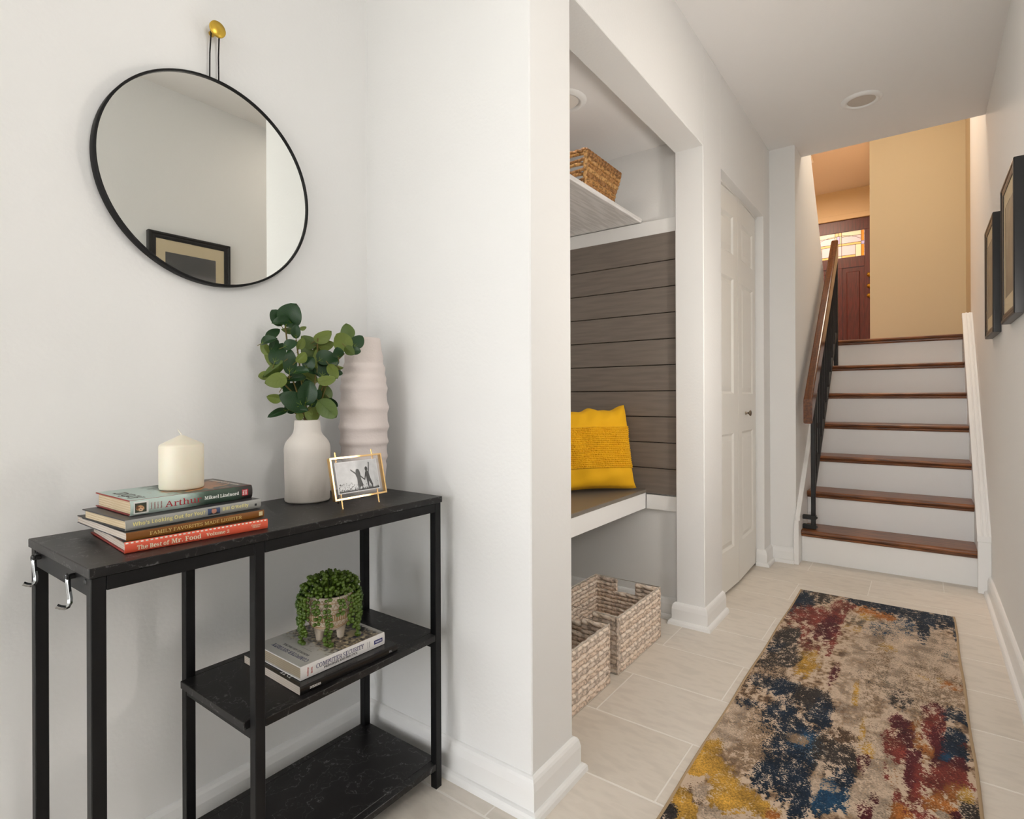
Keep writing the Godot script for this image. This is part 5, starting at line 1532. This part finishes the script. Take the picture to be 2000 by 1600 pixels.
# ---------------------------------------------------------------- things on the console's shelf
func build_shelf_things() -> void:
	var f := noise_of(501, 0.05, 4)
	var g := "books on the console's middle shelf"
	var gloss := plain(Color(0.055, 0.05, 0.05), 0.22)
	var A := Vector2(-1.020, 0.655); var B := Vector2(-1.012, 0.908)
	var L := A.distance_to(B)
	var o := book("large black glossy book lying on the console's middle shelf under the white textbook", A, B, 0.3953, 0.232, 0.0185, {"front": gloss, "back": gloss, "spine": gloss, "pages": M.page_grey, "bulge": 0.001, "board": 0.0009, "lip": 0.0005, "group": g})
	on_spine(o, "INTERIORS", "Droid Serif", 700, 0.085 * L, 0.185 * L, 0.0065, 0.0110, 0.0013, Color(0.85, 0.84, 0.82))
	on_spine(o, "DIL", "Droid Serif", 400, 0.90 * L, 0.93 * L, 0.0065, 0.0105, 0.0013, Color(0.7, 0.7, 0.7))
	on_cover(o, "DIL", "Droid Serif", 400, 0.06 * L, 0.018, -0.050, -0.096, 0.0186, Color(0.80, 0.79, 0.77))
	A = Vector2(-1.039, 0.668); B = Vector2(-1.035, 0.888)
	L = A.distance_to(B)
	var white := plain(Color(0.86, 0.85, 0.84), 0.35)
	var cov := Image.create(220, 184, false, Image.FORMAT_RGB8)
	cov.fill(Color(0.72, 0.71, 0.69))
	for y in 184:
		for x in 220:
			var u := x / 220.0
			var n1 := f.get_noise_2d(x * 1.2, y * 1.2); var n2 := f.get_noise_2d(x * 1.7 + 900, y * 1.3)
			var k := smoothstep(0.30, 0.46, u + n1 * 0.16) * (1.0 - smoothstep(0.90, 0.98, u + n1 * 0.06))
			var c := Color(0.36, 0.32, 0.27).lerp(Color(0.62, 0.56, 0.47), clampf(0.5 + n2 * 1.4, 0, 1))
			if n2 < -0.22: c = Color(0.14, 0.13, 0.15)
			if n2 > 0.36: c = Color(0.82, 0.77, 0.62)
			cov.set_pixel(x, y, cov.get_pixel(x, y).lerp(c, k))
	blot(cov, 0.78, 0.72, 0.10, 0.12, Color(0.73, 0.66, 0.50), f, 0.4)
	blot(cov, 0.76, 0.83, 0.08, 0.03, Color(0.3, 0.29, 0.42), f, 0.4)
	blot(cov, 0.9, 0.5, 0.06, 0.3, Color(0.12, 0.11, 0.12), f, 0.9)
	o = book("thick white textbook with blue lettering on the console's middle shelf under the succulent", A, B, 0.4142, 0.184, 0.0288, {"front": white, "back": white, "spine": white, "pages": M.page_dim, "bulge": 0.0015, "cover_print": picture(cov, 0.3), "group": g})
	var navy := Color(0.13, 0.14, 0.36)
	on_spine(o, "COMPUTER SECURITY", "Droid Serif", 400, 0.166 * L, 0.724 * L, 0.0128, 0.0225, 0.0018, navy)
	on_spine(o, "PRINCIPLES AND PRACTICE", "Droid Serif", 700, 0.25 * L, 0.642 * L, 0.0068, 0.0112, 0.0018, Color(0.14, 0.13, 0.18))
	chip(o, "publisher_mark", Vector3(0.858 * L, 0.0095, 0.0006), Vector3(0.968 * L, 0.0185, 0.0017), plain(Color(0.14, 0.15, 0.42), 0.4))
	on_spine(o, "PEARSON", "Droid Sans", 700, 0.872 * L, 0.955 * L, 0.0122, 0.0158, 0.0020, Color(0.9, 0.9, 0.92))
	for q in [["Stallings", 0.075], ["Brown", 0.115]]:
		lettering(o, q[0], "Droid Serif", 400, Vector2(0.018 if q[1] < 0.1 else 0.012, 0.0042), plain(Color(0.75, 0.16, 0.15), 0.5), Transform3D(Basis(Vector3(0, 1, 0), Vector3(-1, 0, 0), Vector3.BACK), Vector3(q[1] * L, 0.0145, 0.0019)))
	for x: float in [0.772, 0.795]:
		chip(o, "fine_print", Vector3(x * L, 0.008, 0.001), Vector3(x * L + 0.0012, 0.0215, 0.0017), plain(Color(0.62, 0.61, 0.62), 0.5))
	on_cover(o, "COMPUTER SECURITY", "Droid Serif", 400, 0.115 * L, 0.0105, -0.014, -0.150, 0.0289, navy)
	on_cover(o, "PRINCIPLES AND PRACTICE", "Droid Serif", 400, 0.185 * L, 0.006, -0.034, -0.132, 0.0289, Color(0.25, 0.24, 0.27))
	chip(o, "title_rule", Vector3(0.252 * L, 0.02885, -0.085), Vector3(0.254 * L, 0.0290, -0.045), plain(Color(0.3, 0.3, 0.3), 0.5))
	build_succulent()


func build_succulent() -> void:
	var at := V(-1.122, 0.4432, 0.799)
	var pot := thing("plant_pot", "cream ceramic pot on stubby legs with a carved tan pattern standing on the white textbook", "pot", at)
	var prof := PackedVector2Array([Vector2(0, 0.018), Vector2(0.016, 0.018), Vector2(0.028, 0.0215), Vector2(0.038, 0.028), Vector2(0.0455, 0.037), Vector2(0.0505, 0.048), Vector2(0.0525, 0.060), Vector2(0.0525, 0.072), Vector2(0.0515, 0.086), Vector2(0.049, 0.101), Vector2(0.0485, 0.1035), Vector2(0.0465, 0.104), Vector2(0.0455, 0.1025), Vector2(0.0455, 0.085), Vector2(0, 0.084)])
	put(pot, "bowl", Shape.new().lathe(prof, 64), M.pot)
	var R := func(y: float) -> float:
		for i in range(1, 10):
			if prof[i + 1].y >= y:
				return lerpf(prof[i].x, prof[i + 1].x, (y - prof[i].y) / maxf(1e-5, prof[i + 1].y - prof[i].y))
		return 0.05
	for k in 3:
		var a := 0.20 + TAU * k / 3.0 + 0.25
		var c := Vector3(cos(a) * 0.027, 0, -sin(a) * 0.027)
		put(pot, "leg", Shape.new().lathe(PackedVector2Array([Vector2(0, 0), Vector2(0.0068, 0), Vector2(0.0078, 0.001), Vector2(0.0092, 0.014), Vector2(0.0115, 0.024), Vector2(0.013, 0.032)]), 20), M.pot, c)
	# carved bands: upright tan slots, and zigzag lines above and below
	var slots := Shape.new(); var lines := Shape.new()
	for k in 60:
		var a := TAU * k / 60.0
		var o := Vector3(cos(a), 0, -sin(a)); var tg := Vector3(-sin(a), 0, -cos(a))
		var B := Basis(tg, Vector3.UP, o)
		var n0 := slots.v.size()
		slots.box(Vector3(-0.00135, 0.053, R.call(0.058) - 0.0012), Vector3(0.00135, 0.0645, R.call(0.058) + 0.0005), 0.0003)
		slots.moved(Transform3D(B, Vector3.ZERO), n0)
	for band in [[0.040, 0.0505, 30], [0.0665, 0.0735, 34], [0.078, 0.0895, 26], [0.0925, 0.099, 36]]:
		var pts := PackedVector3Array()
		for k in int(band[2]) * 2:
			var a: float = TAU * k / (band[2] * 2.0)
			var y: float = band[0] if k % 2 == 0 else band[1]
			pts.append(Vector3(cos(a), 0, -sin(a)) * (R.call(y) + 0.0002) + Vector3.UP * y)
		lines.tube(pts, func(_i, _a): return 0.0009, 5, true)
	for y: float in [0.0515, 0.0655, 0.0765, 0.091, 0.0375, 0.033]:
		var pts := PackedVector3Array()
		for k in 48: pts.append(Vector3(cos(TAU * k / 48.0), 0, -sin(TAU * k / 48.0)) * (R.call(y) + 0.0001) + Vector3.UP * y)
		lines.tube(pts, func(_i, _a): return 0.0008, 5, true)
	put(pot, "carved_slots", slots, M.pot_tan).set_meta("kind", "stuff")
	put(pot, "carved_lines", lines, M.pot_tan).set_meta("kind", "stuff")
	# trailing succulent
	var pl := thing("succulent", "trailing green bead succulent spilling over the cream pot", "plant", at + Vector3(0, 0.085, 0))
	put(pl, "soil", Shape.new().lathe(PackedVector2Array([Vector2(0.0452, 0.0), Vector2(0.0452, 0.008), Vector2(0.02, 0.013), Vector2(0.0, 0.014)]), 24), plain(Color(0.07, 0.055, 0.04), 0.95))
	var rg := RandomNumberGenerator.new()
	rg.seed = 77
	var front := atan2(0.58, 0.814)   # heading of the open side, as an angle about the pot
	var strands := [[0.05, 0.130, 1.0], [-1.2, 0.125, 1.0], [1.15, 0.112, 1.0], [-0.72, 0.058, 1.0], [0.42, 0.052, 1.0], [-0.36, 0.034, 1.0], [1.45, 0.08, 1.0], [-1.5, 0.075, 1.0], [0.8, 0.045, 1.0], [-1.0, 0.075, 1.0], [0.97, 0.085, 1.0], [-1.75, 0.06, 1.0]]
	for k in 12: strands.append([1.8 + k * 0.24, 0.03 + 0.05 * rg.randf(), 1.0])
	for q in strands:
		var s := Shape.new()
		var a: float = front + q[0]
		var o := Vector3(cos(a), 0, sin(a))
		var tg := Vector3(-o.z, 0, o.x)
		var pts := PackedVector3Array([o * 0.022 + Vector3.UP * 0.013, o * 0.036 + Vector3.UP * 0.027, o * 0.053 + Vector3.UP * 0.028, o * 0.064 + Vector3.UP * 0.018])
		var n := int(q[1] / 0.008)
		for i in n:
			var y := 0.010 - 0.008 * i
			pts.append(o * (0.0665 + 0.0015 * sin(i * 1.3) - 0.00003 * i * i) + Vector3.UP * maxf(y, -0.0800) + tg * (0.003 * sin(i * 0.8 + q[0] * 5.0)))
		s.tube(pts, func(_i, _a): return 0.0008, 5)
		for i in range(1, pts.size()):
			for sd: float in [-1.0, 1.0]:
				var out := (tg * sd + o * (0.55 + 0.5 * rg.randf()) + Vector3.UP * (rg.randf() - 0.55) * 0.9).normalized()
				var b := pts[i] + out * 0.0062 + Vector3.UP * (rg.randf() - 0.5) * 0.003
				var y_ := out; var x_ := out.cross(Vector3.UP).normalized()
				s.ball(b, Vector3(0.0041, 0.0049, 0.0041) * (0.85 + 0.3 * rg.randf()), Basis(x_, y_, x_.cross(y_)), 7, 5)
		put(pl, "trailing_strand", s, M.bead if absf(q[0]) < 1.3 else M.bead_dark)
	var cr := Shape.new()
	for i in 190:
		var a := rg.randf() * TAU
		var rr := sqrt(rg.randf()) * 0.066
		var y := 0.022 + 0.030 * (1.0 - pow(rr / 0.068, 2.0)) + 0.016 * rg.randf()
		var p := Vector3(cos(a) * rr, y, sin(a) * rr)
		var out := (Vector3(p.x, 0.03, p.z) + Vector3(rg.randf() - 0.5, rg.randf(), rg.randf() - 0.5) * 0.05).normalized()
		var x_ := out.cross(Vector3(0.3, 0.1, 0.9)).normalized()
		cr.ball(p, Vector3(0.0042, 0.0048, 0.0042) * (0.8 + 0.35 * rg.randf()), Basis(x_, out, x_.cross(out)), 7, 5)
		if i % 2 == 0:
			cr.tube(PackedVector3Array([p, p * 0.6 + Vector3.UP * 0.006, Vector3(p.x * 0.4, 0.012, p.z * 0.4)]), func(_i, _a): return 0.0008, 4)
	put(pl, "crown", cr, M.bead).set_meta("kind", "stuff")


# ---------------------------------------------------------------- cushion and baskets in the alcove
func build_alcove_things() -> void:
	build_cushion()
	build_floor_basket("farther whitewashed woven basket under the bench, with a cut-out handle", V(-1.034, 0.0, 2.038))
	build_floor_basket("nearer whitewashed woven basket under the bench, half hidden by the wall end", V(-1.034, 0.0, 1.572))
	build_tan_basket()


func build_cushion() -> void:
	var right := Vector2(-1.062, 2.380); var dirx := Vector2(-0.60, -0.80)   # foot of the cushion, walking away from the planks
	var w := 0.43; var h := 0.385; var th := 0.075
	var mid := right + dirx * (w / 2)
	var X := Vector3(-dirx.x, 0, dirx.y)          # towards the planks
	var lean := 0.20
	var N := Vector3.UP.cross(X).normalized()
	if N.x < 0.0: N = -N
	var Y := (Vector3.UP * cos(lean) - N * sin(lean)).normalized()
	var Z := X.cross(Y).normalized()
	var c := thing("cushion", "mustard yellow cushion with a looped textured band on the grey bench", "cushion", V(mid.x, 0.5765, mid.y))
	c.basis = Basis(X, Y, Z)
	var outline := func(u: float, v: float) -> Vector2:
		var x := u * w / 2 * (1.0 - 0.075 * (1.0 - v * v) * absf(u) * 0.9)
		var y := h / 2 + v * h / 2 * (1.0 - 0.085 * (1.0 - u * u) * absf(v))
		# soft crumpled top edge, right corner standing up
		if v > 0.0:
			y += v * v * ((0.009 * sin(u * 7.0 + 0.6) + 0.004 * sin(u * 17.0)) * (1.0 - u * u) + 0.020 * pow(maxf(u, 0.0), 4.0))
		var cr := u * u * v * v
		x *= 1.0 - 0.05 * cr * cr
		y = h / 2 + (y - h / 2) * (1.0 - 0.045 * cr * cr * cr)
		if v < 0.0 and u > 0.0: x += 0.022 * pow(u, 4.0) * pow(-v, 3.0)
		return Vector2(x, y)
	var thick := func(u: float, v: float) -> float:
		var e := pow(maxf(0.0, 1.0 - pow(absf(u), 2.8)), 0.45) * pow(maxf(0.0, 1.0 - pow(absf(v), 2.8)), 0.45)
		return th * e + 0.0035 * sin(u * 11.0 + v * 5.0) * e + 0.004 * sin(v * 13.0 - u * 4.0) * e + 0.004 * sin(u * 19.0 - v * 9.0) * e * maxf(0.0, v)
	var body := Shape.new()
	body.sheet(func(a, b): var u: float = a * 2 - 1; var v: float = b * 2 - 1; var p: Vector2 = outline.call(u, v); return Vector3(p.x, p.y, thick.call(u, v)), 44, 44)
	body.sheet(func(a, b): var u: float = a * 2 - 1; var v: float = b * 2 - 1; var p: Vector2 = outline.call(u, v); return Vector3(p.x, p.y, -thick.call(u, v)), 30, 30, true)
	put(c, "cover", body, M.mustard)
	var nz := noise_of(601, 0.9, 2)
	var band := Shape.new()
	band.sheet(func(a, b):
		var u: float = (a * 2 - 1) * 0.985
		var v: float = lerpf(-0.50, 0.50, b)
		var p: Vector2 = outline.call(u, v)
		var row := absf(sin(b * PI * 22.0 + 0.5 * nz.get_noise_2d(a * 60.0, b * 8.0)))
		var edge := minf(1.0, minf(b, 1.0 - b) * 40.0) * minf(1.0, minf(a, 1.0 - a) * 60.0 + 0.25)
		var loop := 0.5 + 0.65 * nz.get_noise_2d(a * 190.0, floor(b * 22.0) * 13.0)
		return Vector3(p.x * (1.0 + 0.012 * edge), p.y, thick.call(u, v) + edge * (0.002 + 0.0125 * row * loop)), 170, 132)
	put(c, "looped_band", band, M.mustard_loop)


func build_floor_basket(label: String, at: Vector3) -> void:
	var b := thing("basket", label, "basket", at, "whitewashed baskets under the bench")
	var w := 0.304; var l := 0.400; var h := 0.208
	var rows := 12
	var r := h / rows / 2.0
	var hx := w / 2 - r; var hz := l / 2 - r
	var long_a: ArrayMesh = Shape.new().rope(Vector3(0, 0, -hz - r * 0.6), Vector3(0, 0, hz + r * 0.6), r * 1.1, 0.060, 1.0, 14).mesh()
	var long_b: ArrayMesh = Shape.new().rope(Vector3(0, 0, -hz - r * 0.6), Vector3(0, 0, hz + r * 0.6), r * 1.1, 0.060, -1.0, 14, 0.8).mesh()
	var sh_a: ArrayMesh = Shape.new().rope(Vector3(-hx - r * 0.6, 0, 0), Vector3(hx + r * 0.6, 0, 0), r * 1.1, 0.060, 1.0, 14).mesh()
	var sh_b: ArrayMesh = Shape.new().rope(Vector3(-hx - r * 0.6, 0, 0), Vector3(hx + r * 0.6, 0, 0), r * 1.1, 0.060, -1.0, 14, 0.8).mesh()
	var q := (w - 0.095) / 2
	var part: ArrayMesh = Shape.new().rope(Vector3(0, 0, 0), Vector3(q, 0, 0), r * 1.1, 0.060, 1.0, 14).mesh()
	for k in rows:
		var y := r + k * 2.0 * r * 0.985
		for s: float in [-1.0, 1.0]:
			var ml: Material = M.wash[(k * 3 + (1 if s > 0 else 0)) % 4]
			put(b, "braid", long_a if k % 2 == 0 else long_b, ml, Vector3(s * hx, y, 0))
			if k >= rows - 3 and k < rows - 0:
				put(b, "braid", part, M.wash[k % 4], Vector3(-w / 2 + r * 0.4, y, s * hz))
				put(b, "braid", part, M.wash[(k + 1) % 4], Vector3(w / 2 - q - r * 0.4, y, s * hz))
			else:
				put(b, "braid", sh_a if k % 2 == 0 else sh_b, M.wash[(k * 5 + 2) % 4], Vector3(0, y, s * hz))
	put(b, "bottom", Shape.new().box(Vector3(-hx, 0.004, -hz), Vector3(hx, 0.010, hz), 0.001), M.wash[1])
	var wire := plain(Color(0.80, 0.76, 0.71), 0.6)
	var t := h - 0.0005
	var rim := Shape.new()
	rim.tube(PackedVector3Array([Vector3(-w / 2 + 0.003, t, -l / 2 + 0.003), Vector3(w / 2 - 0.003, t, -l / 2 + 0.003), Vector3(w / 2 - 0.003, t, l / 2 - 0.003), Vector3(-w / 2 + 0.003, t, l / 2 - 0.003)]), func(_i, _a): return 0.0024, 8, true)
	put(b, "rim_wire", rim, wire)
	var foot := Shape.new()
	foot.tube(PackedVector3Array([Vector3(-w / 2 + 0.002, 0.0026, -l / 2 + 0.002), Vector3(w / 2 - 0.002, 0.0026, -l / 2 + 0.002), Vector3(w / 2 - 0.002, 0.0026, l / 2 - 0.002), Vector3(-w / 2 + 0.002, 0.0026, l / 2 - 0.002)]), func(_i, _a): return 0.0024, 8, true)
	put(b, "foot_wire", foot, wire)
	for sx: float in [-1.0, 1.0]:
		for sz: float in [-1.0, 1.0]:
			put(b, "corner_braid", Shape.new().rope(Vector3(sx * (w / 2 - r * 0.9), 0.002, sz * (l / 2 - r * 0.9)), Vector3(sx * (w / 2 - r * 0.9), h - 0.002, sz * (l / 2 - r * 0.9)), r * 1.05, 0.040, sx * sz, 10), M.wash[3 if sz > 0 else 1])


func build_tan_basket() -> void:
	var c := V(-1.180, 1.8325, 2.115)
	var b := thing("basket", "tan water-hyacinth basket with sloping sides on the white alcove shelf", "basket", c)
	var H := 0.150
	var rows := 8
	var half := func(y: float) -> Vector2: return Vector2(lerpf(0.078, 0.104, y / H), lerpf(0.115, 0.155, y / H))
	var r := H / rows / 2.0 * 1.05
	for k in rows:
		var y := 0.0138 + (H - 0.0235) * k / (rows - 1.0)
		var p: Vector2 = half.call(y)
		for s: float in [-1.0, 1.0]:
			put(b, "braid", Shape.new().rope(Vector3(s * p.x, y, -p.y), Vector3(s * p.x, y, p.y), r * 1.25, 0.11, 1.0 if k % 2 == 0 else -1.0, 10, k * 0.7), M.straw[(k * 3 + int(s) + 1) % 4])
			# the short sides are woven loosely, with gaps between the strands
			var pts := PackedVector3Array()
			for j in 13:
				var u := j / 12.0
				pts.append(Vector3(lerpf(-p.x, p.x, u), y + 0.0035 * sin(u * TAU * 1.0 + k * PI), s * (p.y + 0.002 * cos(u * TAU * 2.0 + k * PI))))
			put(b, "strand", Shape.new().tube(pts, func(i, a): return 0.0068 + 0.0012 * sin(i * 1.7 + a * 2.0), 8).smooth(), M.straw[(k + 1) % 4])
	var top: Vector2 = half.call(H)
	var cs := [Vector3(-top.x, H, -top.y), Vector3(top.x, H, -top.y), Vector3(top.x, H, top.y), Vector3(-top.x, H, top.y)]
	for i in 4:
		put(b, "rim_rope", Shape.new().rope(cs[i] + Vector3(0, 0.003, 0), cs[(i + 1) % 4] + Vector3(0, 0.003, 0), 0.0088, 0.028, 1.0, 10), M.straw[3])
		var lo: Vector2 = half.call(0.0)
		var sx := signf(cs[i].x); var sz := signf(cs[i].z)
		put(b, "corner_post", Shape.new().rope(Vector3(sx * lo.x, 0.0098, sz * lo.y), cs[i], 0.0088, 0.03, sx * sz, 10), M.straw[2])
	put(b, "bottom", Shape.new().box(Vector3(-0.076, 0.001, -0.113), Vector3(0.076, 0.006, 0.113), 0.001), M.straw[1])


# ---------------------------------------------------------------- framed pictures on the right wall
func build_wall_pictures() -> void:
	var labels := ["black framed picture cut by the right edge, larger of the two in the hall", "black framed picture on the right wall nearest to the stairs", "black framed landscape print on the right wall, seen only in the round mirror"]
	var spots := [2.690, 3.385, 1.290]
	for k in 3:
		var W := 0.385; var H := 0.522
		var d: float = spots[k]
		var o := thing("picture_frame", labels[k], "picture", V(X_RIGHT, 1.538, d), "black picture frames on the right wall")
		# local: x along the wall away from the camera side, z into the room
		var Z := Vector3(-1, 0, 0); var X := Vector3.UP.cross(Z)
		o.basis = Basis(X, Vector3.UP, Z)
		var t := 0.032
		var fr := Shape.new()
		var pf := [Vector2(0.0, 0.001), Vector2(0.0, 0.026), Vector2(0.002, 0.029), Vector2(0.008, 0.030), Vector2(0.012, 0.0285), Vector2(0.015, 0.0262), Vector2(0.020, 0.0265), Vector2(0.027, 0.0255), Vector2(t, 0.0245), Vector2(t, 0.0215)]
		for i in pf.size() - 1:
			var a: Vector2 = pf[i]; var b: Vector2 = pf[i + 1]
			var ra := [Vector3(-W / 2 + a.x, -H / 2 + a.x, a.y), Vector3(W / 2 - a.x, -H / 2 + a.x, a.y), Vector3(W / 2 - a.x, H / 2 - a.x, a.y), Vector3(-W / 2 + a.x, H / 2 - a.x, a.y)]
			var rb := [Vector3(-W / 2 + b.x, -H / 2 + b.x, b.y), Vector3(W / 2 - b.x, -H / 2 + b.x, b.y), Vector3(W / 2 - b.x, H / 2 - b.x, b.y), Vector3(-W / 2 + b.x, H / 2 - b.x, b.y)]
			for j in 4: fr.quad(ra[j], ra[(j + 1) % 4], rb[(j + 1) % 4], rb[j])
		put(o, "frame", fr, M.frame_black)
		var mt := Shape.new()
		var mw := 0.058
		var x0 := -W / 2 + t; var x1 := W / 2 - t; var y0 := -H / 2 + t; var y1 := H / 2 - t
		var O := [Vector3(x0, y0, 0.0218), Vector3(x1, y0, 0.0218), Vector3(x1, y1, 0.0218), Vector3(x0, y1, 0.0218)]
		var I := [Vector3(x0 + mw * 0.72, y0 + mw, 0.0218), Vector3(x1 - mw * 0.72, y0 + mw, 0.0218), Vector3(x1 - mw * 0.72, y1 - mw, 0.0218), Vector3(x0 + mw * 0.72, y1 - mw, 0.0218)]
		for j in 4: mt.quad(O[j], O[(j + 1) % 4], I[(j + 1) % 4], I[j])
		put(o, "mat_board", mt, M.mat_board)
		var im := Image.create(120, 160, false, Image.FORMAT_RGB8)
		var f := noise_of(700 + k, 0.018, 4)
		for y in 160:
			for x in 120:
				var v := y / 160.0
				var b := 0.10 + 0.10 * smoothstep(0.1, 0.0, v) + 0.28 * exp(-pow((v - 0.36) / 0.10, 2.0)) + f.get_noise_2d(x * 0.5, y * 2.0) * 0.12
				if k < 2: b = 0.55 + 0.1 * f.get_noise_2d(x, y) - 0.1 * v
				im.set_pixel(x, y, Color(b, b * (0.98 if k == 2 else 0.88), b * (0.97 if k == 2 else 0.68)))
		put(o, "print", Shape.new().quad_of(I[0] - Vector3(0, 0, 0.0006), I[1] - Vector3(0, 0, 0.0006), I[2] - Vector3(0, 0, 0.0006), I[3] - Vector3(0, 0, 0.0006)), picture(im))
		put(o, "glass", Shape.new().box(Vector3(x0, y0, 0.0228), Vector3(x1, y1, 0.0240)), M.glass)
